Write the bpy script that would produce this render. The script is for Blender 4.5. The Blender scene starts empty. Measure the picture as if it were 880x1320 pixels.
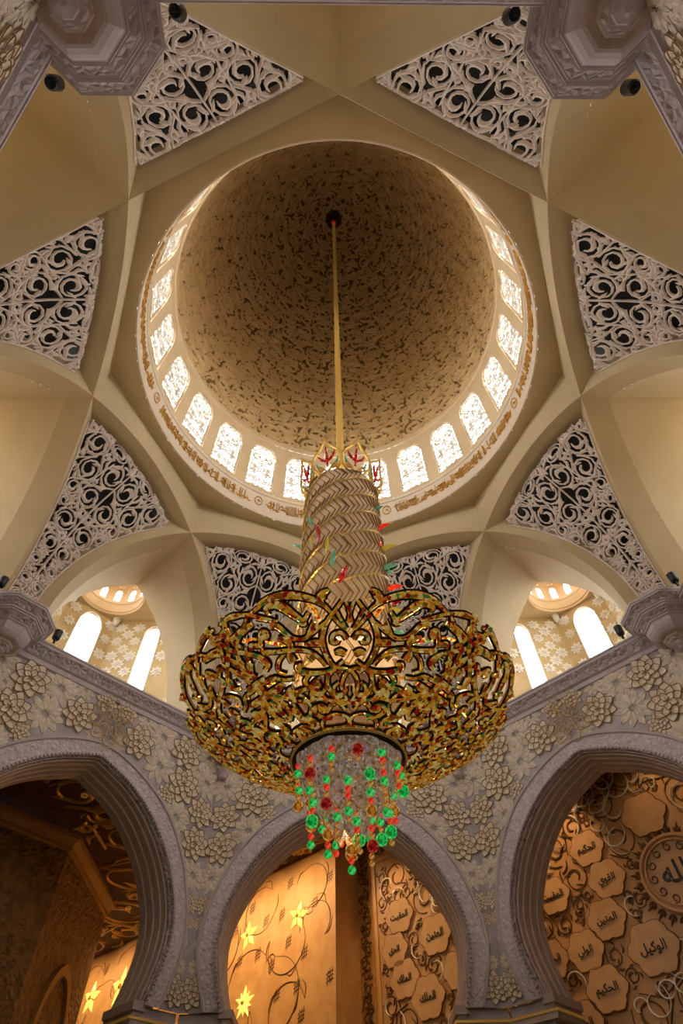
import bpy, math, random
from mathutils import Vector, Matrix
import numpy as np

S = 13.0            # metres per plan unit (distance from the dome axis to an arch crossing)
Z0 = 1.6            # eye height
PI = math.pi

def W(x, y, z):     # plan units (z above the eye) -> metres
    return (x*S, y*S, z*S + Z0)
def dirn(deg):
    a = math.radians(deg); return (math.sin(a), math.cos(a))
def PL(deg, u, s, z):   # u metres out along compass direction deg, s to its right
    d = dirn(deg); e = dirn(deg + 90)
    return W(u*d[0] + s*e[0], u*d[1] + s*e[1], z)

scene = bpy.context.scene
COL = scene.collection

# ------------------------------------------------------------------ camera
def make_camera():
    f, t, roll, cx, cy, az = CAMP
    c, s = math.cos(az), math.sin(az)
    px, py = c*cx - s*cy, s*cx + c*cy
    fw = (-s, c)
    F = Vector((fw[0]*math.cos(t), fw[1]*math.cos(t), math.sin(t)))
    U = Vector((-fw[0]*math.sin(t), -fw[1]*math.sin(t), math.cos(t)))
    R = Vector((fw[1], -fw[0], 0))
    cr, sr = math.cos(roll), math.sin(roll)
    R2 = R*cr + U*sr; U2 = U*cr - R*sr
    cam = bpy.data.cameras.new('camera'); o = bpy.data.objects.new('camera', cam); COL.objects.link(o)
    m = Matrix((R2, U2, -F)).transposed().to_4x4(); m.translation = Vector((px*S, py*S, Z0))
    o.matrix_world = m
    cam.sensor_fit = 'VERTICAL'; cam.sensor_height = 36.0; cam.lens = f/1320*36.0
    cam.clip_start = 0.1; cam.clip_end = 2000
    scene.camera = o
SPOT_E = 100; HALL_E = 850; CH_E = 130; WORLD_E = 9.5
CAMP = (736.731353, 0.942608, -0.027173, -0.000972, -0.992412, -0.028221)
make_camera()

# ------------------------------------------------------------------ world, exposure
wd = bpy.data.worlds.new('daylight'); scene.world = wd; wd.use_nodes = True
bg = wd.node_tree.nodes['Background']
bg.inputs[0].default_value = (0.93, 0.96, 1.0, 1); bg.inputs[1].default_value = WORLD_E
scene.view_settings.view_transform = 'Standard'; scene.view_settings.look = 'None'
scene.view_settings.gamma = 1.0; scene.view_settings.use_curve_mapping = False
scene.view_settings.exposure = 0.18
scene.cycles.use_denoising = True
scene.cycles.max_bounces = 7; scene.cycles.diffuse_bounces = 5; scene.cycles.glossy_bounces = 3
scene.cycles.transmission_bounces = 4; scene.cycles.sample_clamp_indirect = 6.0
scene.cycles.caustics_reflective = False; scene.cycles.caustics_refractive = False

# ------------------------------------------------------------------ materials
def mat(name, col, rough=0.7, metal=0.0, col2=None, nscale=3.0, bump=None, bscale=20.0, bstr=0.3, bdist=0.05, emit=0.0, voro=None, spec=0.5, lo=0.4, hi=0.6):
    m = bpy.data.materials.new(name); m.use_nodes = True
    nt = m.node_tree; N = nt.nodes; L = nt.links; b = N['Principled BSDF']
    b.inputs['Base Color'].default_value = (*col, 1); b.inputs['Roughness'].default_value = rough
    b.inputs['Metallic'].default_value = metal; b.inputs['Specular IOR Level'].default_value = spec
    tc = N.new('ShaderNodeTexCoord')
    if col2 is not None:
        n = N.new('ShaderNodeTexNoise'); n.inputs['Scale'].default_value = nscale; n.inputs['Detail'].default_value = 5
        L.new(tc.outputs['Object'], n.inputs['Vector'])
        r = N.new('ShaderNodeValToRGB'); L.new(n.outputs['Fac'], r.inputs['Fac'])
        r.color_ramp.elements[0].position = lo; r.color_ramp.elements[1].position = hi
        r.color_ramp.elements[0].color = (*col, 1); r.color_ramp.elements[1].color = (*col2, 1)
        L.new(r.outputs['Color'], b.inputs['Base Color'])
    if voro is not None:        # list of colours picked per cell, cell scale
        cols, sc = voro
        v = N.new('ShaderNodeTexVoronoi'); v.inputs['Scale'].default_value = sc
        L.new(tc.outputs['Object'], v.inputs['Vector'])
        sep = N.new('ShaderNodeSeparateColor'); L.new(v.outputs['Color'], sep.inputs[0])
        r = N.new('ShaderNodeValToRGB'); r.color_ramp.interpolation = 'CONSTANT'
        L.new(sep.outputs[0], r.inputs['Fac'])
        els = r.color_ramp.elements
        while len(els) < len(cols): els.new(0.5)
        for i, (p, c) in enumerate(cols): els[i].position = p; els[i].color = (*c, 1)
        L.new(r.outputs['Color'], b.inputs['Base Color'])
        if emit: L.new(r.outputs['Color'], b.inputs['Emission Color'])
    if emit:
        b.inputs['Emission Strength'].default_value = emit
        if voro is None: b.inputs['Emission Color'].default_value = (*col, 1)
    if bump:
        if bump == 'noise':
            t = N.new('ShaderNodeTexNoise'); t.inputs['Scale'].default_value = bscale; t.inputs['Detail'].default_value = 4; out = t.outputs['Fac']
        elif bump == 'voronoi':
            t = N.new('ShaderNodeTexVoronoi'); t.inputs['Scale'].default_value = bscale; out = t.outputs['Distance']
        elif bump == 'edge':
            t = N.new('ShaderNodeTexVoronoi'); t.feature = 'DISTANCE_TO_EDGE'; t.inputs['Scale'].default_value = bscale; out = t.outputs['Distance']
        L.new(tc.outputs['Object'], t.inputs['Vector'])
        bp = N.new('ShaderNodeBump'); bp.inputs['Strength'].default_value = bstr; bp.inputs['Distance'].default_value = bdist
        L.new(out, bp.inputs['Height']); L.new(bp.outputs['Normal'], b.inputs['Normal'])
    return m

M = dict(
 plaster = mat('warm_plaster', (0.53,0.412,0.235), 0.8, col2=(0.58,0.458,0.27), nscale=0.25, bump='noise', bscale=9, bstr=0.10, bdist=0.05),
 drum = mat('drum_plaster', (0.68,0.50,0.28), 0.75, col2=(0.72,0.54,0.32), nscale=0.6),
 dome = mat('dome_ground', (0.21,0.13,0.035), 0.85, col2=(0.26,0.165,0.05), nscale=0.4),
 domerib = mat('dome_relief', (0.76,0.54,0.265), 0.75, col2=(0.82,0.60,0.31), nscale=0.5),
 screen = mat('carved_stucco', (0.82,0.72,0.66), 0.6, col2=(0.74,0.64,0.58), nscale=0.7),
 void = mat('dark_recess', (0.018,0.014,0.013), 0.95),  # near-black colour in place of the shade behind the screens
 frost = mat('white_window_tracery', (0.70,0.64,0.56), 0.6),
 mauve = mat('mauve_stone', (0.50,0.43,0.465), 0.62, col2=(0.56,0.49,0.525), nscale=1.2, bump='noise', bscale=12, bstr=0.15),
 mauveorn = mat('ornamented_mauve_stone', (0.52,0.44,0.465), 0.6, col2=(0.40,0.34,0.36), nscale=3.5, bump='edge', bscale=4.2, bstr=1.0, bdist=0.16),
 band = mat('patterned_arch_band', (0.69,0.61,0.665), 0.6, col2=(0.58,0.51,0.56), nscale=4.5, bump='edge', bscale=4.8, bstr=0.9, bdist=0.12),
 intrados = mat('arch_intrados', (0.54,0.43,0.39), 0.55, col2=(0.47,0.37,0.34), nscale=2.5, bump='voronoi', bscale=6, bstr=0.25, bdist=0.05),
 wallbase = mat('lavender_grey_marble', (0.40,0.365,0.41), 0.5, col2=(0.50,0.46,0.50), nscale=1.5),
 petal = mat('cream_petal_inlay', (0.74,0.64,0.52), 0.5, col2=(0.84,0.75,0.63), nscale=2.5, bump='noise', bscale=6, bstr=0.2),
 petalpale = mat('pale_petal_inlay', (0.66,0.57,0.48), 0.5, col2=(0.77,0.68,0.58), nscale=2.5),
 goldline = mat('gilt_outline', (0.36,0.21,0.075), 0.7),
 palegilt = mat('pale_gilt_outline', (0.66,0.47,0.24), 0.4, 0.15),
 goldink = mat('gilt_script', (0.80,0.46,0.10), 0.35, 0.7),
 carpet = mat('green_cream_carpet', (0.22,0.24,0.17), 0.95, col2=(0.30,0.29,0.20), nscale=0.6),
 marble = mat('white_marble', (0.78,0.76,0.74), 0.3, col2=(0.70,0.69,0.69), nscale=0.8),
 gold = mat('jewelled_gold', (0.9,0.6,0.15), 0.28, 0.8, voro=([(0.0,(0.90,0.48,0.04)),(0.32,(0.36,0.13,0.01)),(0.50,(0.85,0.24,0.02)),(0.62,(0.42,0.02,0.008)),(0.75,(1.0,0.78,0.24)),(0.955,(0.08,0.28,0.06))],11.5), bump='voronoi', bscale=13, bstr=1.0, bdist=0.05, emit=0.19),  # emission stands in for lamplight on the gold, brightening its underside
 goldplain = mat('polished_gold', (0.85,0.53,0.12), 0.3, 0.8, emit=0.06),  # faint emission lifts the gold as lamplight would
 goldback = mat('dark_bronze_channel', (0.10,0.055,0.015), 0.4, 0.6),
 crystal = mat('pale_crystal_beading', (0.60,0.45,0.36), 0.15, 0.2, voro=([(0.0,(0.70,0.48,0.32)),(0.35,(0.88,0.68,0.52)),(0.62,(0.42,0.24,0.13)),(0.78,(0.55,0.45,0.68)),(0.85,(1.0,0.90,0.78)),(0.95,(0.8,0.45,0.15))],17.0), bump='voronoi', bscale=20, bstr=0.9, bdist=0.05, emit=0.13, spec=0.9),  # emission put in so the shells look lit
 trunk = mat('champagne_crystal', (0.74,0.50,0.27), 0.3, 0.2, col2=(0.86,0.63,0.38), nscale=2, bump='voronoi', bscale=14, bstr=0.5, bdist=0.02, emit=0.05),  # slight glow added in place of lamplight on the trunk
 red = mat('ruby_glass', (0.6,0.01,0.01), 0.08, voro=([(0.0,(0.30,0.004,0.004)),(0.45,(0.62,0.012,0.012)),(0.85,(0.95,0.10,0.06))],16.0), emit=0.22, spec=1.0),  # ball glass below: pale cells imitate glints, emission imitates backlight
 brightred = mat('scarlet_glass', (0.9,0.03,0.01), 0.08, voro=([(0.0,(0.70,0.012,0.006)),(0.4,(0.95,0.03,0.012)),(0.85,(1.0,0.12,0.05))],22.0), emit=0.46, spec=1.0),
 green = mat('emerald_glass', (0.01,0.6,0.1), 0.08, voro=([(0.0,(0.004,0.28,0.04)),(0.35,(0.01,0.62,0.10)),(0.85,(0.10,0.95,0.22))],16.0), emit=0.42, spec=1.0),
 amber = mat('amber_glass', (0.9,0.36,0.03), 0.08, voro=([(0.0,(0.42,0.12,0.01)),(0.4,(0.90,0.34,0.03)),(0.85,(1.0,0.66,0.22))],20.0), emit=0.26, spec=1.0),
 yellow = mat('yellow_glass', (0.70,0.55,0.05), 0.15, emit=0.12, spec=1.0),  # leaf glass: slight emission in place of light shining through
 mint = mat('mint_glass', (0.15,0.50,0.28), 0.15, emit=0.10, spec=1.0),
 goldwall = mat('honey_onyx_panel', (0.62,0.335,0.12), 0.45, col2=(0.70,0.40,0.16), nscale=1.2, bump='noise', bscale=3, bstr=0.08),
 panel = mat('bronze_panel', (0.56,0.30,0.13), 0.42, col2=(0.62,0.35,0.16), nscale=1.0),
 plaque = mat('plaque_stone', (0.60,0.34,0.16), 0.5, col2=(0.65,0.38,0.19), nscale=2.0),
 groove = mat('brown_inlay', (0.17,0.075,0.02), 0.5, 0.2),
 silver = mat('silver_inlay', (1.0,0.97,0.88), 0.2, 0.1),
 ink = mat('black_lettering', (0.02,0.012,0.008), 0.5),
 maroon = mat('maroon_ceiling', (0.085,0.025,0.018), 0.7, col2=(0.05,0.014,0.012), nscale=1.5),
 scroll = mat('gilt_scroll', (0.50,0.32,0.12), 0.4, 0.4),
 dimgold = mat('dull_gilt_stone', (0.26,0.155,0.05), 0.55),
 pier = mat('dark_textured_stone', (0.17,0.10,0.04), 0.6, col2=(0.10,0.055,0.02), nscale=2.0, bump='edge', bscale=2.6, bstr=1.0, bdist=0.2),
 glow = mat('glowing_yellow_glass', (1.0,0.78,0.15), 0.3, emit=0.9),
 black = mat('black_metal', (0.012,0.012,0.014), 0.35, 0.3),
 tan = mat('side_room_wall', (0.55,0.42,0.22), 0.7, col2=(0.60,0.47,0.26), nscale=1.0),
 white = mat('white_plaster_relief', (0.85,0.83,0.78), 0.6),
 bulb = mat('lamp_glass', (1.0,0.78,0.5), 0.3, emit=6.0),
)

# ------------------------------------------------------------------ mesh helpers
class MB:
    def __init__(s): s.v = []; s.f = []; s.n = 0
    def add(s, verts, faces):
        s.v.append(np.asarray(verts, dtype=np.float64).reshape(-1, 3)); b = s.n
        s.f.extend([tuple(i + b for i in f) for f in faces]); s.n += len(s.v[-1])
    def grid(s, pts, close_u=False, close_v=False):     # pts[i][j]
        a = np.asarray(pts, dtype=np.float64); nu, nv = a.shape[:2]; F = []
        for i in range(nu if close_u else nu - 1):
            for j in range(nv if close_v else nv - 1):
                i2, j2 = (i+1) % nu, (j+1) % nv
                F.append((i*nv+j, i2*nv+j, i2*nv+j2, i*nv+j2))
        s.add(a.reshape(-1, 3), F)
    def box(s, f, x0, x1, y0, y1, z0, z1):              # f maps local to world
        V = [f(x, y, z) for z in (z0, z1) for x, y in ((x0,y0),(x1,y0),(x1,y1),(x0,y1))]
        s.add(V, [(0,3,2,1),(4,5,6,7),(0,1,5,4),(1,2,6,5),(2,3,7,6),(3,0,4,7)])
    def prism(s, poly, f, n0, n1):                      # poly 2-D, f(x,y,n)
        k = len(poly); V = [f(x, y, n0) for x, y in poly] + [f(x, y, n1) for x, y in poly]
        s.add(V, [tuple(range(k)), tuple(range(2*k-1, k-1, -1))] + [(i, (i+1) % k, k+(i+1) % k, k+i) for i in range(k)])
    def lathe(s, prof, c, n=32, ax=None, ph=0.0):         # prof (r,z) in metres around centre c
        s.grid([[(c[0]+r*math.sin(2*PI*j/n+ph), c[1]+r*math.cos(2*PI*j/n+ph), c[2]+z) for j in range(n)] for r, z in prof], close_v=True)
    def ball(s, c, r, nu=8, nv=12):
        s.lathe([(r*math.sin(PI*i/nu)+1e-4, -r*math.cos(PI*i/nu)) for i in range(nu+1)], c, nv)
    def obj(s, name, m, parent=None, smooth=False, auto=None):
        me = bpy.data.meshes.new(name)
        me.from_pydata(np.concatenate(s.v).tolist() if s.v else [], [], s.f); me.update()
        me.materials.append(m)
        if smooth: me.polygons.foreach_set('use_smooth', [True]*len(me.polygons))
        o = bpy.data.objects.new(name, me); COL.objects.link(o)
        if parent is not None: o.parent = parent
        return o

def structure(o): o['kind'] = 'structure'; return o
def tag(o, label, cat, group=None):
    o['label'] = label; o['category'] = cat
    if group: o['group'] = group
    return o
def empty(name, label, cat, group=None, loc=(0,0,0)):
    o = bpy.data.objects.new(name, None); COL.objects.link(o); o.location = loc
    if cat is None: return o
    return tag(o, label, cat, group)

def resample(pts, n):
    P = [np.array(p, float) for p in pts]
    if len(P) == 2:
        return [P[0] + (P[1]-P[0])*i/(n-1) for i in range(n)]
    Q = [2*P[0]-P[1]] + P + [2*P[-1]-P[-2]]; out = []
    m = len(P) - 1
    for i in range(n):
        t = i/(n-1)*m; k = min(int(t), m-1); t -= k
        a, b, c, d = Q[k], Q[k+1], Q[k+2], Q[k+3]
        out.append(0.5*((2*b)+(c-a)*t+(2*a-5*b+4*c-d)*t*t+(3*b-a-3*c+d)*t**3))
    return out
def wid(w, t):
    k = t*(len(w)-1); i = min(int(k), len(w)-2); g = k-i
    return w[i]*(1-g)+w[i+1]*g
def stroke(mb, pts, w, f, h, back=None, base=0.0, n=None, scale_h=True, aspect=1.0):
    """a ridged ribbon along a 2-D path; f(x,y,height) places it on its surface; aspect = size of x relative to y"""
    n = n or max(4, 3*len(pts)-1); P = resample(pts, n); V = []; wm = max(w)
    for i, p in enumerate(P):
        a = P[max(i-1, 0)]; b = P[min(i+1, n-1)]; t = b-a; tx, ty = t[0]*aspect, t[1]; l = math.hypot(tx, ty) or 1e-9
        nx, ny = -ty/l/aspect, tx/l; ww = max(wid(w, i/(n-1)), 1e-4)/2; hh = base + h*((0.35+0.65*ww*2/wm) if scale_h else 1)
        row = [(-ww, base), (-ww*.45, hh), (ww*.45, hh), (ww, base)]
        if back is not None: row += [(ww, -back), (-ww, -back)]
        for o, z in row: V.append(f(p[0]+nx*o, p[1]+ny*o, z))
    k = 4 if back is None else 6; F = []
    for i in range(n-1):
        for j in range(k-1 if back is None else k):
            j2 = (j+1) % k; F.append((i*k+j, i*k+j2, (i+1)*k+j2, (i+1)*k+j))
    if back is not None: F += [tuple(range(k-1, -1, -1)), tuple((n-1)*k+j for j in range(k))]
    mb.add(V, F)

def arabesque(inside, bbox, radii, w, seed, tries=260, leaf=1.0, conn=True, turns=1.35):
    """spiral vines with leaves that fill a region: list of (points, widths)"""
    R = random.Random(seed); C = []
    x0, x1, y0, y1 = bbox
    for r in radii:
        for _ in range(tries):
            x, y = R.uniform(x0, x1), R.uniform(y0, y1)
            if not all(inside(x+r*.93*math.cos(a), y+r*.93*math.sin(a)) for a in (0,.8,1.57,2.36,3.14,3.93,4.71,5.5)): continue
            if any((x-c[0])**2+(y-c[1])**2 < ((r+c[2])*.97)**2 for c in C): continue
            C.append((x, y, r))
    out = []
    for x, y, r in C:
        sg = R.choice((-1, 1)); a0 = R.uniform(0, 2*PI); T = turns if r > 2.2*w else 0.9
        n = 13; pts = []
        for i in range(n):
            t = i/(n-1); a = a0+sg*t*T*2*PI; rr = r*(1.0-0.72*t**1.25)
            pts.append((x+rr*math.cos(a), y+rr*math.sin(a)))
        out.append((pts, (w*.7, w, w*.95, w*.9, w*1.0, w*2.0*leaf, w*.5)))
        for k in range(4 if r > 3*w else 3):
            a = a0 + R.uniform(0, .6) + k*2*PI/4 ; L = r*R.uniform(.45, .75)
            p0 = (x+r*.97*math.cos(a), y+r*.97*math.sin(a))
            p1 = (x+(r+L*.45)*math.cos(a+sg*.28), y+(r+L*.45)*math.sin(a+sg*.28))
            p2 = (x+(r+L*.6)*math.cos(a+sg*.6), y+(r+L*.6)*math.sin(a+sg*.6))
            if inside(*p1) and inside(*p2): out.append(([p0, p1, p2], (w*.6, w*1.7*leaf, w*.2)))
        for k in range(2):
            a = a0+sg*(2.2+k*2.6); p0 = (x+r*.88*math.cos(a), y+r*.88*math.sin(a))
            out.append(([p0, (x+r*.6*math.cos(a+sg*.3), y+r*.6*math.sin(a+sg*.3)), (x+r*.45*math.cos(a+sg*.9), y+r*.45*math.sin(a+sg*.9))], (w*.6, w*1.4*leaf, w*.2)))
    if conn:
        for i, a in enumerate(C):
            for b in C[i+1:]:
                d = math.hypot(a[0]-b[0], a[1]-b[1])
                if d < 1.2*(a[2]+b[2]) and R.random() < .75:
                    th = math.atan2(b[1]-a[1], b[0]-a[0]); g = R.choice((-1, 1))*1.05
                    p0 = (a[0]+a[2]*math.cos(th+g), a[1]+a[2]*math.sin(th+g)); p2 = (b[0]-b[2]*math.cos(th+g), b[1]-b[2]*math.sin(th+g))
                    p1 = ((p0[0]+p2[0])/2, (p0[1]+p2[1])/2)
                    if inside(*p0) and inside(*p2): out.append(([p0, p1, p2], (w*.7, w*.9, w*.7)))
    return out

def arch_outline(pts, n=72, ks=1.0):      # half outline apex->foot, mirrored: left foot -> apex -> right foot
    half = [np.array(p)*ks for p in resample(pts, 200)]
    full = [np.array((-p[0], p[1])) for p in half[::-1]] + half[1:]
    full = np.array(full); d = np.r_[0, np.cumsum(np.hypot(*np.diff(full, axis=0).T))]
    t = np.linspace(0, d[-1], n)
    return np.c_[np.interp(t, d, full[:, 0]), np.interp(t, d, full[:, 1])]

OUT = arch_outline([(0,1.125),(.08,1.11),(.19,1.065),(.30,.99),(.385,.88),(.43,.77),(.45,.67),(.44,.59),(.405,.487)], ks=1.012)
INN = arch_outline([(0,1.070),(.12,1.022),(.21,.965),(.29,.885),(.345,.80),(.380,.706),(.38,.61),(.345,.487)], ks=1.012)
ZI = .493; ZF = -Z0/S; ZT = 1.372; AP = 1.157; HW = AP*math.tan(PI/8)

# ------------------------------------------------------------------ floor and octagon walls
mb = MB(); mb.box(W, -4, 4, -3.4, 5.4, ZF-.02, ZF); structure(mb.obj('floor', M['carpet']))

def petal_poly(L, wd_, sh=0.5):
    return [(0,0),(L*.3,-wd_*.75),(L*sh,-wd_),(L*.8,-wd_*.6),(L,0),(L*.8,wd_*.6),(L*sh,wd_),(L*.3,wd_*.75)]
def flower_meshes():
    """petal relief and gilt outline for a unit flower (radius 1, in x-z, relief towards -y)"""
    def f(a, lift):
        c, s = math.cos(a), math.sin(a)
        return lambda x, y, n: (x*c-y*s, -(n), x*s+y*c)
    res = {}
    mb, ml = MB(), MB()
    for ring, (n, r0, L, wd_, z0, ph) in enumerate([(8,.35,.65,.27,.03,0),(8,.22,.52,.21,.075,PI/8),(5,.05,.42,.17,.12,.2)]):
        for k in range(n):
            a = ph+k*2*PI/n; g = f(a, 0)
            poly = [(x+r0, y) for x, y in petal_poly(L, wd_)]
            V = [g(x, y, z0-.03) for x, y in poly] + [g(x, y, z0+.02+.06*(x-r0)/L) for x, y in poly] + [g(r0+L*.5, 0, z0+.02)]
            m = 8; mb.add(V, [(i, (i+1) % m, m+(i+1) % m, m+i) for i in range(m)] + [(m+i, m+(i+1) % m, 2*m) for i in range(m)])
            pp = poly[1:]
            stroke(ml, pp, (.036,.042,.036), lambda x, y, h: g(x, y, h), .02, base=z0+.03+.05, n=11, scale_h=False)
    for k in range(6):
        a = k*PI/3; g = f(a, 0); ml.prism([(.05,-.025),(.2,-.03),(.2,.03),(.05,.025)], g, .15, .18)
    res['gold'] = (mb, ml)
    mb = MB()
    for n, r0, L, wd_, z0, ph in [(10,.30,.74,.20,.025,0),(10,.12,.62,.15,.06,PI/10)]:
        for k in range(n):
            g = f(ph+k*2*PI/n, 0); poly = [(x+r0, y) for x, y in petal_poly(L, wd_)]
            V = [g(x, y, z0-.03) for x, y in poly] + [g(x, y, z0+.015) for x, y in poly] + [g(r0+L*.5, 0, z0+.05)]
            m = 8; mb.add(V, [(i, (i+1) % m, m+(i+1) % m, m+i) for i in range(m)] + [(m+i, m+(i+1) % m, 2*m) for i in range(m)])
    ml = MB()
    for k in range(10):
        for n_, (r0, L, z0) in enumerate(((.30,.70,.045),(.12,.55,.085))):
            g = f(k*2*PI/10+n_*PI/10, 0)
            stroke(ml, [(r0, 0), (r0+L, 0)], (.03,.012), lambda x, y, h: g(x, y, h), .03, base=z0, n=3, scale_h=False)
    res['pale'] = (mb, ml)
    ml = MB()
    for n, r0, L, wd_, ph in [(8,.22,.78,.30,0),(8,.12,.50,.20,PI/8)]:
        for k in range(n):
            g = f(ph+k*2*PI/n, 0); stroke(ml, [(x+r0, y) for x, y in petal_poly(L, wd_)]+[(r0, 0)], (.030,.036,.030), lambda x, y, h: g(x, y, h), .03, base=.13, n=18, scale_h=False)
    res['big'] = (ml, None)
    return res
FL = flower_meshes()
def mesh_of(mb, m, name):
    me = bpy.data.meshes.new(name); me.from_pydata(np.concatenate(mb.v).tolist(), [], mb.f); me.update(); me.materials.append(m); return me
FM = {'gold': (mesh_of(FL['gold'][0], M['petal'], 'gilt_flower'), mesh_of(FL['gold'][1], M['goldline'], 'gilt_outline')),
      'pale': (mesh_of(FL['pale'][0], M['petalpale'], 'pale_flower'), mesh_of(FL['pale'][1], M['petal'], 'petal_ribs')),
      'big': (mesh_of(FL['big'][0], M['palegilt'], 'rosette_tracery'), None)}
SPOTS = [('pale',.212,1.255,.062),('gold',.118,1.195,.058),('gold',.318,1.238,.062),('pale',.225,1.148,.058),('gold',.335,1.115,.062),
         ('pale',.425,1.258,.052),('gold',.043,1.285,.040),('pale',.435,1.160,.056),('gold',.428,1.048,.050),('pale',.335,1.000,.055),('gold',.427,.942,.052),
         ('pale',.443,.845,.044),('gold',.457,.765,.026),('gold',.462,.715,.018),('gold',.449,.540,.038),('pale',.130,1.290,.034),('pale',.045,1.160,.032),('gold',.275,1.062,.034),('pale',.385,.880,.028),('pale',.385,1.190,.034),('pale',.452,.660,.016),('pale',.456,.600,.018)]

WALLS = {0:'north', 45:'north_east', 90:'east', 135:'south_east', 180:'south', -135:'south_west', -90:'west', -45:'north_west'}
def octagon_wall(deg, first):
    f = lambda s, z, d: PL(deg, AP + d, s, z)
    mb = MB(); n = len(OUT); bd = []
    for s, z in OUT:
        if z < .85: bd.append((math.copysign(HW, s), z))
        else:
            dx, dz = s, z-.85+1e-6; k = min(HW/abs(dx) if abs(dx) > 1e-9 else 1e9, (ZT-.85)/dz); bd.append((dx*k, .85+dz*k))
    corner = [min(range(n), key=lambda i: abs(bd[i][0]-sg*HW)+abs(bd[i][1]-ZT)) for sg in (-1, 1)]
    for c, sg in zip(corner, (-1, 1)): bd[c] = (sg*HW, ZT)
    mb.grid([[f(s, z, 0) for s, z in OUT], [f(s, z, 0) for s, z in bd]])
    mb.grid([[f(s, z, .145) for s, z in INN*[1,1]], [f(s, z, .145) for s, z in bd]])
    for sg in (-1, 1):      # pier below the impost
        xs = [sg*.345, sg*HW]
        mb.box(lambda x, y, z: PL(deg, AP+y, x, z), min(xs), max(xs), 0.01, .135, ZF, ZI+.0)
    mb.grid([[PL(deg, AP, s, ZT) for s in (-HW, HW)], [PL(deg, 1.47, s*1.27, ZT) for s in (-HW, HW)]])
    w = structure(mb.obj('wall_'+WALLS[deg], M['wallbase']))
    # flowers in relief
    k = 0
    for kind, s, z, r in SPOTS + [('big', 0, 1.212, .092)]:
        for sg in ((-1, 1) if s else (1,)):
            me, out = FM[kind]
            o = bpy.data.objects.new({'gold':'gilt_flower','pale':'pale_flower','big':'rosette_tracery'}[kind], me); COL.objects.link(o); o.parent = w
            mtx = Matrix.Translation(PL(deg, AP, s*sg, z)) @ Matrix.Rotation(math.radians(-deg), 4, 'Z') @ Matrix.Scale(r*S*(1.1 if kind == 'gold' else 1.14 if kind == 'pale' else 1), 4) @ Matrix.Rotation(.35*k+(.2 if sg > 0 else -.2), 4, 'Y')
            o.matrix_world = mtx; k += 1
            if True and out is not None:
                o2 = bpy.data.objects.new(out.name.split('.')[0], out); COL.objects.link(o2); o2.parent = o
    # archivolt and stepped intrados
    prof = [(0,0),(0,-.012),(.10,-.012),(.14,-.006)]; prof2 = [(.14,-.006),(.80,-.006)]; prof3 = [(.80,-.006),(.82,-.015),(.93,-.015),(.95,-.004),(1.0,-.004),(1.0,.012),(1.05,.013),(1.05,.036),(1.10,.040),(1.10,.070),(1.15,.074),(1.15,.106),(1.19,.11),(1.19,.145)]
    a = structure(bpy.data.objects.new('trim_'+str(first), None)); COL.objects.link(a)
    for nm, pr, mt in (('arch_border', prof, 'mauve'), ('arch_band', prof2, 'band'), ('arch_moulding', prof3[:6], 'mauveorn'), ('arch_intrados', prof3[5:], 'intrados')):
        mb = MB(); mb.grid([[f(*(OUT[i]+(INN[i]-OUT[i])*k_), d) for i in range(n)] for k_, d in pr]); mb.obj(nm, M[mt], a)
    # dentils along the inner moulding
    mb = MB()
    idx = np.linspace(0, n-1, 130)
    for q in idx:
        i = min(int(q), n-2); g = q-i
        p = [(OUT[j]+(INN[j]-OUT[j])*.875) for j in (i, i+1)]; c = p[0]*(1-g)+p[1]*g; t = (p[1]-p[0]); t = t/np.hypot(*t)
        nrm = np.array((-t[1], t[0]))
        mb.prism([tuple(c+t*a_*.0035+nrm*b_*.0035) for a_, b_ in ((-1,-1),(1,-1),(1,1),(-1,1))], lambda x, y, d: f(x, y, d), -.021, -.012)
    mb.obj('dentil_course', M['mauve'], a)
    # impost blocks at the two feet
    for sg in (-1, 1):
        mb = MB()
        for x0, x1, z0, z1, d0 in ((.322,.362,.478,.498,-.010),(.328,.352,.468,.480,-.004),(.325,.476,.445,.468,-.002)):
            xs = sorted((sg*x0, sg*x1)); mb.box(lambda x, y, z: PL(deg, AP+y, x, z), xs[0], xs[1], d0, .145+abs(d0)*.3, z0, z1)
        mb.obj('impost', M['intrados'], a)
        mb = MB(); xs = sorted((sg*.318, sg*.476)); mb.box(lambda x, y, z: PL(deg, AP+y, x, z), xs[0], xs[1], -.006, .15, .4595, .4650)
        mb.obj('gilt_collar', M['goldplain'], a)
for i, d in enumerate((0, 45, -45, 90, -90, 135, -135, 180)): octagon_wall(d, i+1)

# cornice: one run on each wall
CORN = [(.0,1.296),(-.008,1.298),(-.008,1.306),(-.004,1.309),(-.004,1.318),(-.012,1.322)]
CORN2 = [(-.012,1.322),(-.013,1.334),(-.018,1.346),(-.026,1.356)]
CORN3 = [(-.026,1.356),(-.027,1.358),(-.027,1.366),(-.030,1.367),(-.030,1.374),(.0,1.374)]
for i, deg in enumerate((0, 45, -45, 90, -90, 135, -135, 180)):
    a = structure(bpy.data.objects.new('trim_'+str(20+i), None)); COL.objects.link(a)
    for nm, pr, mt in (('cornice_bead', CORN, 'mauve'), ('cornice_cove', CORN2, 'mauveorn'), ('cornice_lip', CORN3, 'mauve')):
        mb = MB(); mb.grid([[PL(deg, AP+d, s*(AP+d)*math.tan(PI/8), z) for s in np.linspace(-1, 1, 3)] for d, z in pr]); mb.obj(nm, M[mt], a)

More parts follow.
